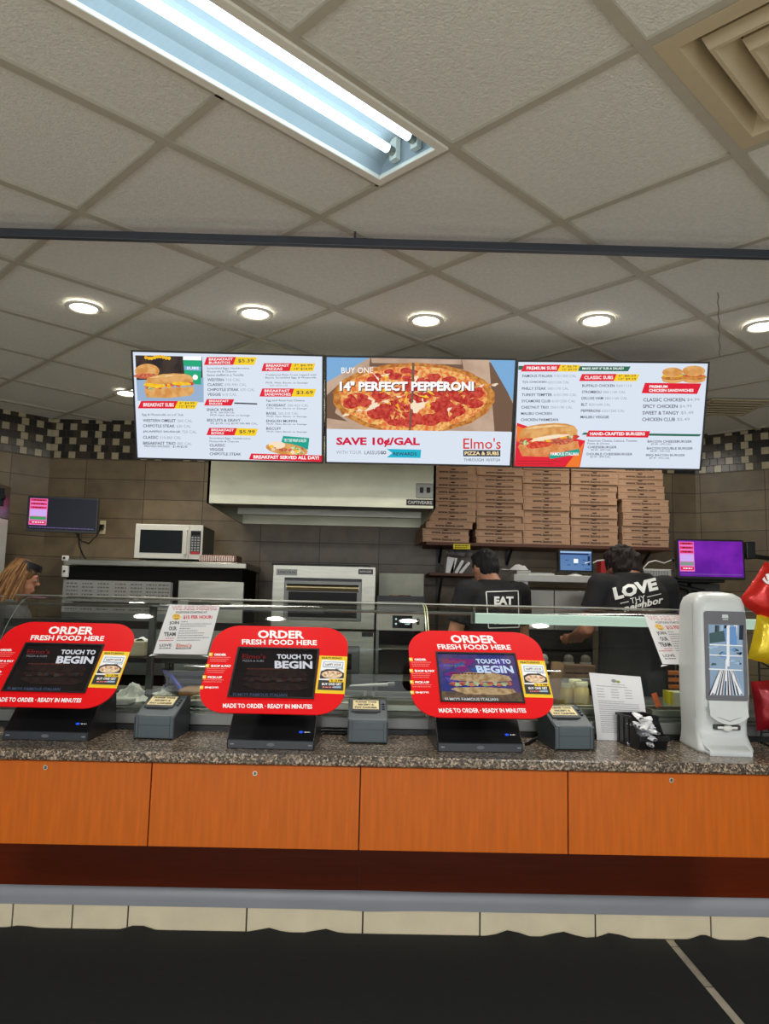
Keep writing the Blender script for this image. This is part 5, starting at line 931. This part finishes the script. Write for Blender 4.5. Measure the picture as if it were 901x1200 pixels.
# hiring notices on the glass
rdo = mat('notice_red', (206, 60, 66), .6); ink = mat('notice_ink', (34, 34, 36), .6); gin = mat('notice_grey', (140, 140, 144), .6); logo_o = mat('logo_orange', (206, 90, 50), .6); smil = mat('smiley_yellow', (236, 190, 30), .5); sleeve = glass('plastic_sleeve', (250, 250, 250), .2, .5)
def notice(c, yaw, label, cut=0):
    t = thing('hiring_notice', label, 'notice', c, 0, 'hiring notices on the glass'); fr = frame(c, yaw, .80); o, U, V, N = fr; w, h = .216, .279; b = MB(); b.prism([(-w/2, -h/2), (w/2, -h/2), (w/2, h/2), (-w/2, h/2)], fr, -.001, 0, paper)
    cv = Canvas([(426, 183), (775, 190), (660, 545), (318, 528)], w, h, fr, b, .0004)         # crop 130,680-280,880
    cv.txt('WE ARE HIRING', 440, 193, 748, 226, rdo, 1, .035); cv.txt('WE ARE HIRING', 442, 196, 746, 222, paper, 2, .0)
    cv.txt('POSITIONS STARTING AT', 468, 235, 680, 250, ink, 1, .02); cv.txt('$15 PER HOUR!', 515, 265, 714, 295, rdo, 1, .035)
    cv.ell(470, 276, 28, 23, smil, 1); [cv.ell(x, 269, 3, 5, ink, 2, 8) for x in (461, 479)]; cv.poly([(455, 281), (462, 288), (470, 290), (478, 288), (485, 281), (480, 291), (470, 295), (460, 291)], ink, 2)
    for s, x0, x1, y in (('JOIN', 422, 486, 308), ('OUR', 418, 470, 346), ('TEAM', 386, 462, 386)): cv.txt(s, x0, y, x1, y+28, ink, 1, .03)
    for i, (x0, x1) in enumerate(((502, 545), (498, 706), (494, 664), (488, 560), (484, 606), (480, 650), (476, 640), (472, 680), (468, 620))): cv.words(x0, 309+i*16.5, x1, 6, gin, 1)
    cv.words(398, 426, 450, 5, rdo, 1); cv.words(355, 440, 446, 6, rdo, 1); cv.txt('LOVE', 358, 466, 434, 484, ink, 1, .02); cv.words(356, 492, 428, 6, ink, 1)
    cv.txt("Elmo's", 466, 466, 564, 490, logo_o, 1, .02); cv.rect(460, 493, 558, 503, ink, 1); cv.words(470, 495.5, 548, 5, paper, 2); b.build('sheet', t)
    b = MB(); S = [Vector((u*w/2*1.05, v*h/2*1.045, 0)) for u, v in ((-1, -1), (1, -1), (1, 1), (-1, 1))]; b.add([o+U*p.x+V*p.y+N*.002 for p in S], [[0, 1, 2, 3]], sleeve)
    for s in (-1, 1): b.prism([(s*w/2*1.05, -h/2*1.045), (s*w/2*.80, -h/2*1.045), (s*w/2*1.12, -h/2*1.12)], fr, .001, .002, mat('clear_tape', (206, 208, 206), .25))
    b.build('plastic_sleeve', t)
notice((-.766, 3.196, CZ-.122), -.012, 'white hiring notice in a plastic sleeve on the glass beside the middle red screen')
notice((1.279, 3.196, CZ-.119), .004, 'white hiring notice in a plastic sleeve on the glass partly behind the napkin dispenser')
# ------------------------------------------------------------------ ordering screens with red surrounds
red = mat('red_sign', (226, 12, 20), .42, 0, .03, 8, spec=.2); signw = mat('sign_white', (246, 244, 244), .45); signy = mat('sign_yellow', (240, 200, 20), .45); signpk = mat('sign_pale_red', (240, 130, 126), .5); kb = mat('kiosk_black', (22, 22, 24), .3, 0, .1, 30); kg = mat('kiosk_grey', (52, 56, 60), .35); logo_glow = emat('glow_logo_blue', (40, 90, 240), 1)
pasta = mat('pasta_print', (226, 196, 160), .6, 0, .35, 90)
def kiosk(SC, yaw, label, bright):
    ty = math.radians(44); t = thing('ordering_screen', label, 'ordering screen', (SC[0], SC[1], CT), yaw, 'red framed ordering screens'); fr = frame((0, 0, SC[2]+.52), 0, ty); o, U, V, N = fr
    b = MB(); b.prism([(-.035, 0), (-.035, .030), (-.018, .044), (.10, .150), (.20, .155), (.235, .14), (.25, 0)], (Vector((0, 0, 0)), Y3, Z3, X3), -.155, .155, kb, bev=.004); bs = b.build('base', t, local=True)
    b = MB(); b.prism([(-.0375, .002), (-.0375, .028), (-.034, .031), (-.034, .0)], (Vector((0, 0, 0)), Y3, Z3, X3), -.150, .150, kg); fr2 = (Vector((0, -.0378, .015)), X3, Z3, -Y3); cv = Canvas([(0, 0), (310, 0), (310, 30), (0, 30)], .31, .03, fr2, b, .0004)
    for x in (12, 288): cv.rect(x, 12, x+14, 16, gin, 1)
    cv.ell(155, 14, 14, 6, mat('logo_dim', (100, 104, 108), .5), 1); b.build('front_strip', bs, local=True)
    b = MB(); th = math.atan2(.106, .118); f3 = (Vector((0, -.018, .044)), X3, Vector((0, math.cos(th), math.sin(th))), Vector((0, -math.sin(th), math.cos(th)))); cv = Canvas([(0, 0), (310, 0), (310, 100), (0, 100)], .31, .1, (f3[0]+f3[2]*.052, f3[1], f3[2], f3[3]), b, .0006); cv.ell(258, 84, 8, 5, logo_glow, 1, 12); cv.words(270, 82, 290, 4, signw, 1); b.build('badge', bs, local=True)  # small blue logo mark with an added glow, not a lamp
    b = MB(); b.prism([(.06, .13), (.16, .14), (.13, .22), (.06, .24)], (Vector((0, 0, 0)), Y3, Z3, X3), -.07, .07, kb, bev=.004); b.build('neck', t, local=True)
    b = MB(); b.prism(rrect(-.18, .18, -.14, .14, .02, 4), fr, -.055, -.0045, kb, bev=.004); b.build('monitor_housing', t, local=True)
    w, h = .305, .229; b = MB(); so = (-.253, .258, -.1145-.064, .1145+.107); outer = rrect(*so, .098, 10); inner = [(-w/2, -h/2), (w/2, -h/2), (w/2, h/2), (-w/2, h/2)]
    # plate with an opening: four strips cut by the rounded outline
    bmx = bmesh.new(); vv = [bmx.verts.new(o+U*p[0]+V*p[1]-N*.004) for p in outer]; bmx.faces.new(vv)
    for axis, val in ((U, -w/2), (U, w/2), (V, -h/2), (V, h/2)): bmesh.ops.bisect_plane(bmx, geom=bmx.verts[:]+bmx.edges[:]+bmx.faces[:], plane_co=o+axis*val, plane_no=axis)
    kill = [f for f in bmx.faces if abs((f.calc_center_median()-o).dot(U)) < w/2-1e-4 and abs((f.calc_center_median()-o).dot(V)) < h/2-1e-4]; bmesh.ops.delete(bmx, geom=kill, context='FACES')
    ex = bmesh.ops.extrude_face_region(bmx, geom=bmx.faces[:]); bmesh.ops.translate(bmx, vec=N*.004, verts=[v for v in ex['geom'] if isinstance(v, bmesh.types.BMVert)]); bmesh.ops.recalc_face_normals(bmx, faces=bmx.faces[:]); b.bm(bmx, red)
    cv = Canvas([(222, 258), (580, 262), (555, 485), (172, 480)], w, h, fr, b, .0005)       # crop 220,690-460,890
    cv.txt('ORDER', 309, 183, 512, 219, signw, 1, .035); cv.txt('FRESH FOOD HERE', 239, 224, 568, 247, signw, 1, .03); cv.txt('MADE TO ORDER · READY IN MINUTES', 153, 508, 547, 528, signw, 1, .03)
    for s, x0, x1, y, n in (('ORDER', 117, 170, 288, 3), ('SHOP & PAY', 102, 192, 338, 3), ('PICK-UP', 88, 151, 388, 2), ('ENJOY!', 75, 134, 434, 0)):
        cv.rect(x0-24, y-3, x0-8, y+12, signy, 1, 2); cv.poly([(x0-20, y), (x0-12, y+4), (x0-20, y+9)], signw, 2); cv.txt(s, x0, y, x1, y+10, signw, 1, .05)
        for i in range(n): cv.words(x0-18, y+15+i*8.5, x0+70-i*8, 3.2, signpk, 1)
    cv.poly([(580, 292), (703, 295), (690, 461), (559, 458)], signy, 1); cv.txt('FEATURING', 590, 298, 678, 307, ink, 2, .02); cv.poly([(590, 310), (692, 313), (684, 446), (570, 443)], signw, 2)
    cv.poly([(598, 318), (686, 320), (683, 346), (594, 344)], mat('pale_blue_print', (150, 180, 206), .5), 3); cv.poly([(602, 322), (682, 324), (679, 342), (598, 340)], signw, 3.5); cv.txt('HAPPY HOUR', 606, 327, 676, 338, ink, 4, .02); cv.words(650, 348, 684, 4, gin, 3)
    cv.poly([(585, 362), (610, 352), (660, 352), (688, 370), (686, 392), (580, 394)], ink, 3); cv.ell(634, 376, 46, 17, pasta, 4, 20); rr = random.Random(8)
    for i in range(16): cv.ell(600+rr.random()*68, 366+rr.random()*20, 7, 4, (pasta, mat('pasta_cream', (240, 220, 190), .6), mat('pasta_brown', (186, 130, 96), .6))[i % 3], 5+(i % 3)*.3, 8, rot=rr.random()*3)
    cv.poly([(576, 400), (686, 403), (684, 446), (570, 443)], ink, 3); cv.rect(622, 396, 686, 410, signy, 4); cv.txt('3 - 5 PM', 630, 399, 680, 408, ink, 5, .03); cv.txt('BUY ONE GET', 590, 413, 676, 424, signw, 4, .03); cv.words(592, 430, 640, 5, signpk, 4); cv.rect(640, 428, 674, 436, mat('pale_blue_print', (150, 180, 206)), 4)
    b.build('red_surround', t, local=True)
    b = MB()
    for a in ((-w/2, w/2, h/2-.007, h/2), (-w/2, w/2, -h/2, -h/2+.006), (-w/2, -w/2+.007, -h/2+.006, h/2-.007), (w/2-.007, w/2, -h/2+.006, h/2-.007)): b.prism([(a[0], a[2]), (a[1], a[2]), (a[1], a[3]), (a[0], a[3])], fr, -.0044, .003, black)
    b.build('bezel', t, local=True); b = MB(); fs = (o-N*.003, U, V, N)
    dark = emat('kiosk_screen_dark', (22, 20, 20), 1, (30, 24, 24), 12, .18); brt = emat('kiosk_screen_lit', (84, 70, 110), 1, (50, 56, 120), 14, .18)
    b.prism([(-w/2+.007, -h/2+.006), (w/2-.007, -h/2+.006), (w/2-.007, h/2-.007), (-w/2+.007, h/2-.007)], fs, -.001, 0, brt if bright else dark)
    cv = Canvas([(222, 258), (580, 262), (555, 485), (172, 480)], w, h, fs, b, .0006); tw = E_('touch_text', (206, 208, 216)) if not bright else E_('touch_text_lit', (196, 216, 240))
    G = lambda n, c, c2=None: emat('k_'+n+str(bright), c, 1, c2, 50, .2)
    if bright:
        for i in range(14): cv.ell(240+rr.random()*290, 280+rr.random()*110, 30, 14, (G('mag', (120, 40, 110)), G('blu', (40, 90, 150)), G('vio', (90, 70, 150)))[i % 3], 1+(i % 4)*.1, 10, wob=.3)
        cv.poly([(190, 430), (556, 436), (548, 478), (180, 470)], G('tbl', (110, 90, 70), (86, 72, 60)), 1.6)
    m1 = G('bun', (186, 160, 120), (150, 120, 84)) if bright else G('bun', (44, 32, 28), (34, 26, 24)); m2 = G('ham', (150, 60, 44), (190, 120, 90)) if bright else G('ham', (40, 22, 20), (54, 34, 30)); m3 = G('let', (176, 186, 150), (130, 150, 90)) if bright else G('let', (34, 30, 28), (56, 52, 48))
    cv.poly([(248, 378), (268, 356), (340, 346), (450, 348), (520, 362), (528, 382), (480, 388), (330, 388)], m1, 2)
    for i in range(13): cv.ell(256+i*21, 398+3*math.sin(i*2), 16, 9, (m2, m3)[i % 2], 2.4+(i % 3)*.2, 9, wob=.2)
    cv.poly([(236, 422), (262, 414), (400, 412), (520, 420), (530, 436), (480, 446), (300, 444)], m1, 3)
    cv.txt('TOUCH TO', 392, 287, 548, 308, tw, 4, .04); cv.txt('BEGIN', 382, 316, 548, 350, tw, 4, .04)
    cv.txt("Elmo's", 240, 288, 343, 308, G('logo', (150, 60, 60)) if bright else G('logo', (104, 28, 30)), 4, .02); cv.txt('PIZZA & SUBS', 242, 313, 335, 322, G('sub', (120, 120, 126)), 4, .01); cv.words(260, 350, 420, 5, G('line', (84, 44, 36)), 3.6)
    cv.txt("ELMO'S FAMOUS ITALIAN", 198, 460, 436, 474, G('foot', (190, 196, 200)) if bright else G('foot', (62, 76, 100)), 4, .02); b.build('screen', t, local=True)
    return t
kiosk((-1.176, 2.885, -.262), -.026, 'leftmost red framed ordering screen, cut by the photo edge, dark page', 0)
kiosk((-.350, 2.806, -.256), -.018, 'middle red framed ordering screen with a dark page', 0)
kiosk((.395, 2.834, -.259), .045, 'right red framed ordering screen showing a lit sandwich picture', 1)
# receipt printers
pg1 = mat('printer_grey', (78, 88, 92), .45, 0, .05, 20, .05, 500); pg2 = mat('printer_dark', (48, 54, 58), .45); labm = mat('yellow_label', (226, 210, 160), .7)
def printer(x, y, yaw, label):
    t = thing('receipt_printer', label, 'printer', (x, y, CT), yaw, 'grey receipt printers'); O = Vector((0, 0, 0)); b = MB(); w = .0725
    b.prism([(0, .003), (0, .082), (.006, .088), (.055, .104), (.16, .138), (.19, .138), (.20, .128), (.20, .003)], (O, Y3, Z3, X3), -w, w, pg1, bev=.004); bd_ = b.build('body', t, local=True)
    for s in (-1, 1): b = MB(); b.prism([(-.001, .001), (-.001, .080), (.054, .101), (.157, .1395), (.195, .1395), (.202, .128), (.202, .001)], (O, Y3, Z3, X3), s*w-.0012*(1 if s > 0 else -1)-.0, s*w+.003*s, pg2, bev=.001); b.build('side_panel', t, local=True)
    b = MB(); b.box(-w+.012, -w+.014, -.0012, .002, .005, .084, pg2); b.box(w-.014, w-.012, -.0012, .002, .005, .084, pg2); b.box(-w+.014, w-.014, -.001, .002, .05, .0515, pg2); b.build('seam', bd_, local=True)
    th = math.atan2(.034, .105); f = (Vector((-.008, .108, .1235)), X3, Vector((0, math.cos(th), math.sin(th))), Vector((0, -math.sin(th), math.cos(th))))
    b = MB(); b.prism(rrect(-.056, .056, -.052, .05, .006, 3), f, -.004, .003, pg2, bev=.001); lid = b.build('lid', t, local=True)
    b = MB(); b.prism([(-.05, -.034), (.05, -.034), (.05, .042), (-.05, .042)], f, .003, .0036, labm); cv = Canvas([(0, 0), (100, 0), (100, 76), (0, 76)], .1, .076, (f[0]+f[3]*.0036+f[2]*.004, f[1], f[2], f[3]), b, .0004)
    for s, x0, x1, yy in (('PLEASE TAKE', 10, 92, 8), ('RECEIPT &', 20, 82, 32), ('PAY CASHIER', 8, 94, 56)): cv.txt(s, x0, yy, x1, yy+14, ink, 1, .045)
    b.build('sticker', lid, local=True); b = MB(); b.box(-.05, .034, .05, .054, .104, .108, black); b.build('paper_slot', t, local=True)
    b = MB(); f4 = (Vector((.060, .11, .1245)), f[1], f[2], f[3]); 
    for k in range(3): b.prism([(-.005, -.03+k*.02), (.005, -.03+k*.02), (.005, -.02+k*.02), (-.005, -.02+k*.02)], f4, -.002, .003, pg2)
    b.build('button_strip', t, local=True)
c = [atz(179.5, 866.5, CT), atz(430.5, 871.5, CT), atz(673.5, 879.5, CT)]
printer(c[0].x, c[0].y, -.05, 'grey receipt printer between the left and middle red ordering screens'); printer(c[1].x, c[1].y, .02, 'grey receipt printer between the middle and right red ordering screens'); printer(c[2].x, c[2].y, .10, 'grey receipt printer right of the lit sandwich screen')
for i, (pts, lab) in enumerate((([(366, 868), (380, 857), (396, 853), (407, 856)], 'black cable between the middle red screen and its printer, lower one'), ([(368, 858), (382, 850), (398, 848), (408, 851)], 'black cable between the middle red screen and its printer, upper one'), ([(616, 872), (628, 862), (640, 858), (650, 862)], 'black cable between the right red screen and its printer'))):
    b = MB(); P = [atz(x, y, CT+.006+.010*i*(i < 2)) for x, y in pts]; P = [Vector((p.x, min(p.y, 3.1), p.z)) for p in P]; b.tube(P, .0055, black, 8); tag(b.build('black_cable', origin=P[0]), lab, 'cable')
# paper notice leaning on the glass
c0, c1 = atz(702, 862, CT), atz(759, 863, CT); b = MB(); T = []; w = .205; xx = c0.x-.042
nx = 9; ny = 13
for j in range(ny):
    r = []
    for i in range(nx): u = i/(nx-1); v = j/(ny-1); r.append(Vector((xx+w*u-.014*v+.006*u*v, 3.092+.055*v**1.15-.018*(2*u-1)**2*v*0-.02*math.sin(PI*v)*.4, CT+.001+.258*v-.012*v*u)))
    T.append(r)
b.surf(T, paper); n3 = Vector((0, -.94, .33))
def PT(u, v): i = min(int(u*(nx-1)), nx-2); j = min(int(v*(ny-1)), ny-2); a = u*(nx-1)-i; q = v*(ny-1)-j; return (T[j][i]*(1-a)+T[j][i+1]*a)*(1-q)+(T[j+1][i]*(1-a)+T[j+1][i+1]*a)*q+n3*.0012
class PC(Canvas):
    def __init__(s, mb): s.mb = mb
    def p(s, x, y, l): return PT(x/100, 1-y/100)+n3*(.0004*l)
cv = PC(b); cv.ell(46, 10, 5, 2.6, gin, 1); cv.ell(54, 11, 4, 2, mat('sage_logo', (150, 160, 60), .6), 1); cv.words(40, 15, 66, .8, gin, 1); cv.words(10, 18.5, 70, .9, gin, 1)
for r in range(4):
    for x in (10, 38, 64): cv.words(x, 23+r*4, x+14, .9, gin, 1)
for r in range(16): cv.words(10, 41+r*3.1, 88 if r % 5 else 60, .9, gin, 1)
tag(b.build('paper_notice', origin=(c0.x+w/2, 3.1, CT)), 'white printed letter sheet propped upright behind the black bin', 'paper')
# black bin of wrapped cutlery
bx = atz(766, 879, CT); t = thing('cutlery_bin', 'open black plastic bin holding wrapped cutlery next to the napkin dispenser', 'bin', (bx.x, bx.y+.01, CT), .17); b = MB(); w = .057; L = .168; hh = .112; th = .003
O = Vector((0, 0, 0)); side = [(0, .0), (-.012, .05), (.02, .055), (.06, hh), (L, hh), (L, 0)]
for s in (-1, 1): b.prism(side, (O, Y3, Z3, X3), s*w-(th if s > 0 else 0), s*w+(0 if s > 0 else th), kb); 
b.box(-w, w, 0, L, 0, th, kb); b.prism([(0, 0), (-.012, .045), (-.009, .045), (.003, .0)], (O, Y3, Z3, X3), -w, w, kb); b.box(-w, w, L-th, L, 0, hh, kb); b.build('tub', t, local=True)
b = MB(); b.box(-w-.004, w+.004, -.017, -.010, .030, .050, kb, .002); b.build('front_lip', t, local=True); b = MB()
for s in (-1, 1): b.box(min(s*w, s*(w+.005)), max(s*w, s*(w+.005)), .05, L, hh-.008, hh+.002, kb, .001)
b.box(-w-.005, w+.005, L-.002, L+.004, hh-.008, hh+.002, kb, .001); b.build('rim', t, local=True); b = MB()
for s in (-1, 1): [b.box(min(s*w, s*(w+.003)), max(s*w, s*(w+.003)), y, y+.004, .004, hh-.009, kb) for y in (.07, .11, .15)]; b.box(min(s*w, s*(w+.003)), max(s*w, s*(w+.003)), .07, .154, .004, .007, kb); b.build('rib', t, local=True); b = MB()
wrapm = mat('clear_wrapper', (228, 228, 230), .2, .0, .12, 60, .8, 160); cut = mat('cutlery_white', (232, 232, 230), .3)
BM = XF[t.name]; rr = random.Random(11); protos = []
for v in range(3):
    b = MB(); P = []
    for i in range(22):
        u = i/21; r = []
        for j in range(8): a = 2*PI*j/8; q = .012*(1-.5*abs(2*u-1)**4)*(1+.55*noise.noise(Vector((i*.7+v*9, math.cos(a)*1.2, math.sin(a)*1.2)))); r.append(Vector(((u-.5)*.145, math.cos(a)*q*1.5, math.sin(a)*q*.7)))
        P.append(r)
    b.surf(P, wrapm, smooth=False, closed=True); b.tube([(-.055, 0, 0), (.02, 0, .001), (.05, 0, 0)], .0045, cut, 6, taper=[1, .8, 1.8]); protos.append(b.build('wrapped_cutlery', origin=(0, 0, 0)))
for i in range(18):
    o = protos[i] if i < 3 else protos[i % 3].copy()
    if i >= 3: COL.objects.link(o)
    lay = i//5; y = .030+.023*(i % 5)+rr.uniform(-.006, .006); zz = .022+.023*lay+.10*max(0, (y-.02))*.55
    o.location = BM @ Vector((rr.uniform(-.010, .010), y, zz)); o.rotation_euler = (rr.uniform(-.4, .4), rr.uniform(-.35, .35), 1.3+rr.uniform(-.5, .5)); 
    tag(o, 'crinkled clear wrapped cutlery piece heaped in the black plastic bin', 'wrapped cutlery', 'wrapped cutlery in the bin')
# napkin dispenser
ng = mat('dispenser_pale_grey', (206, 210, 208), .35, 0, .02); 
t = thing('napkin_dispenser', 'tall pale grey napkin dispenser with painted reflections on a glossy panel at the right', 'napkin dispenser', (1.318, 2.86, CT), -.05); b = MB()
def body_ring(z, hw, y0, y1, r): return [Vector((x, y, z)) for x, y in rrect(-hw, hw, y0, y1, r, 5)]
RR = [(.0, .098, .0, .235, .03), (.006, .102, -.004, .238, .03), (.012, .102, -.004, .238, .03), (.03, .098, .010, .236, .03), (.06, .096, .035, .234, .03), (.10, .097, .037, .234, .032), (.15, .099, .022, .234, .034), (.22, .101, .012, .234, .034), (.36, .1, .012, .232, .034), (.50, .098, .014, .228, .034), (.545, .095, .017, .222, .036), (.572, .088, .026, .21, .04), (.588, .070, .045, .19, .045), (.594, .04, .075, .16, .04)]
P = [body_ring(*r) for r in RR]; b.surf(P, ng, closed=True); b.add(P[0], [list(range(len(P[0])))[::-1]], ng); b.add(P[-1], [list(range(len(P[0])))], ng); b.build('body', t, local=True)
b = MB(); b.box(-.0995, -.0975, .05, .052, .12, .55, mat('seam_grey', (160, 164, 164), .5)); b.build('side_seam', t, local=True)
pf = (Vector((.008, .0118, .345)), X3, Z3, -Y3); b = MB(); b.prism(rrect(-.079, .076, -.155, .175, .010, 4), pf, 0, .0025, mat('panel_grey', (104, 104, 110), .3), bev=.001); fp_ = b.build('front_frame', t, local=True)
b = MB(); img = mat('painted_reflection', (150, 178, 208), .06, 0, .25, 6, coat=1); b.prism([(-.063, -.135), (.061, -.135), (.061, .125), (-.063, .125)], pf, .0025, .0032, img); cv = Canvas([(240, 405), (435, 410), (458, 800), (265, 795)], .124, .26, (pf[0]-X3*.001+Z3*-.005+pf[3]*.0032, X3, Z3, -Y3), b, .0003)   # crop 780,640-901,900
cols_ = [mat('reflection_tint_%d' % i, c, .06, coat=1) for i, c in enumerate(((250, 252, 255), (110, 156, 214), (64, 92, 96), (176, 204, 232), (56, 52, 58), (150, 110, 86), (20, 30, 44)))]  # streaky room reflections painted as flat colours on the front panel
rq = random.Random(21)
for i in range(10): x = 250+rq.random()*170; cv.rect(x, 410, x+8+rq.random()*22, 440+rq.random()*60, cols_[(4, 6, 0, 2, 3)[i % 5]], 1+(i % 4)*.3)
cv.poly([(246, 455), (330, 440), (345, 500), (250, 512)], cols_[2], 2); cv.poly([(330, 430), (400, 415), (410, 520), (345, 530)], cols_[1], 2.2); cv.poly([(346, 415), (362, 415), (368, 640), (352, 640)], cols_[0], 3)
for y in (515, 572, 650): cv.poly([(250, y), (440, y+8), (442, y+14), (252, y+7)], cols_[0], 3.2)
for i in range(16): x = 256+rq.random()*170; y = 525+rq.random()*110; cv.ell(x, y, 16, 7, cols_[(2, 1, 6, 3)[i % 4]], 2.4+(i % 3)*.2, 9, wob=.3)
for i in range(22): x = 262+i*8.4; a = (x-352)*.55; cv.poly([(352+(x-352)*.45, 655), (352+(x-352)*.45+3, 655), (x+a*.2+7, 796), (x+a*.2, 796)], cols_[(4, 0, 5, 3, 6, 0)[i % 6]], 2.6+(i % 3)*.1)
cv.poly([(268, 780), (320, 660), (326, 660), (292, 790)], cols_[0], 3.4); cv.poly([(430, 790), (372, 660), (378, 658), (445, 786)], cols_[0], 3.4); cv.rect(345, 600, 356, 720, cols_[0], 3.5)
b.build('reflection_panel', fp_, local=True); b = MB(); b.prism([(-.012, .150), (.012, .150), (.010, .163), (-.010, .163)], pf, .0025, .0032, ng); cvx = Canvas([(0, 0), (1, 0), (1, 1), (0, 1)], .02, .003, (pf[0]+Z3*.145+pf[3]*.003, X3, Z3, -Y3), b); cvx.rect(0, 0, 1, 1, ng, 1); b.build('emblem', fp_, local=True)
b = MB(); P = []
for j in range(7): v = j/6; P.append([Vector((.008+(.07)*(2*u-1), .008+.010*(1-(2*u-1)**2)*(-.2)-.012*v, .19-.055*v-.03*(1-(2*u-1)**2)*v)) for u in [k/14 for k in range(15)]])
b.surf(P, ng); b.tube([(-.070, .010, .165), (-.05, .0, .135), (0.008, -.004, .118), (.06, .0, .135), (.084, .010, .165)], .0022, mat('seam_grey', (160, 164, 164)), 8); b.build('napkin_chute', t, local=True)
b = MB(); b.box(-.040, .058, .020, .0375, .082, .100, mat('dark_slot', (60, 60, 60), .6), .004); b.box(-.028, .046, .018, .024, .086, .095, white_p, .002); b.ell((.009, .018, .09), (.018, .008, .012), white_p); b.build('napkin_slot', t, local=True)
b = MB(); b.surf([[Vector((x*.076-.008, y, z)) for x in (-1, -.9, 0, .9, 1)] for y, z in ((.032, .062), (.028, .045), (.012, .030), (-.02, .022), (-.045, .018), (-.05, .010), (-.048, .0))], ng); b.box(-.084, .068, -.046, .03, .0, .012, ng, .004); b.build('foot_tray', t, local=True)
# crisp bags on a wire rack at the right edge
wr = mat('black_wire', (24, 24, 24), .4, .5); RX = 1.66; RY = 3.02; t = thing('snack_rack', 'black wire snack rack at the right edge holding crisp bags', 'rack', (RX, RY, CT)); b = MB()
for x in (-.10, .16): b.tube([(x, .07, 0), (x, .07, .60)], .004, wr, 8)
b.tube([(-.10, -.06, .004), (-.10, .08, .004)], .004, wr, 8); b.tube([(.16, -.06, .004), (.16, .08, .004)], .004, wr, 8); b.tube([(-.10, .07, .6), (.16, .07, .6)], .004, wr, 8); b.build('stand', t, local=True)
for z in (.045, .295, .45): b = MB(); b.tube([(-.10, .07, z+.03), (-.10, -.055, z), (.16, -.055, z), (.16, .07, z+.03)], .003, wr, 8); [b.cyl((x, .068, z), (x, -.055, z), .002, .002, wr, 6) for x in (-.06, -.02, .02, .06, .1)]; b.cyl((-.1, .068, z), (.16, .068, z), .0025, .0025, wr, 6); b.build('tier', t, local=True)
def bag(px, py, Y, w, h, rot, m, lab, txt=None, tm=None):
    c = at(px, py, Y); t = thing('crisp_bag', lab, 'crisp bag', c); R = Matrix.Translation(c) @ Matrix.Rotation(rot, 4, 'Y'); b = MB()
    for s in (-1, 1):
        P = []
        for j in range(15):
            v = j/14*2-1; P.append([])
            for i in range(13):
                u = i/12*2-1; d = .045*max(0, (1-u*u))**.5*max(0, 1-v**4)**.8; d += .006*noise.noise(Vector((u*3+px, v*4, s)))*(1-v*v); P[-1].append(R @ Vector((u*w/2*(1-.05*(1-v*v)), s*min(d, .044), v*h/2)))
        b.surf(P if s > 0 else [r[::-1] for r in P], m)
    b.build('bag', t)
    if txt:
        b2 = MB(); cv = Canvas([(0, 0), (100, 0), (100, 40), (0, 40)], .12, .05, (R @ Vector((-.005, -.050, .03)), (R.to_3x3() @ X3), (R.to_3x3() @ Z3), (R.to_3x3() @ -Y3)), b2, .001); cv.txt(txt, 0, 4, 100, 36, tm, 1, .05); b2.build('lettering', t)
bag(899, 694, 3.035, .15, .20, .62, mat('red_foil', (196, 34, 24), .25, .3, .15, 14, .3, 40), 'bright red crisp bag tilted on the top of the wire rack', 'Sun', signw)
bag(903, 750, 3.035, .15, .19, .25, mat('yellow_foil', (214, 186, 30), .25, .3, .15, 14, .3, 40), 'yellow crisp bag in the middle of the wire rack')
bag(902, 826, 3.035, .13, .19, -.1, mat('crimson_foil', (140, 16, 28), .25, .3, .15, 14, .3, 40), 'dark crimson crisp bag low on the wire rack')
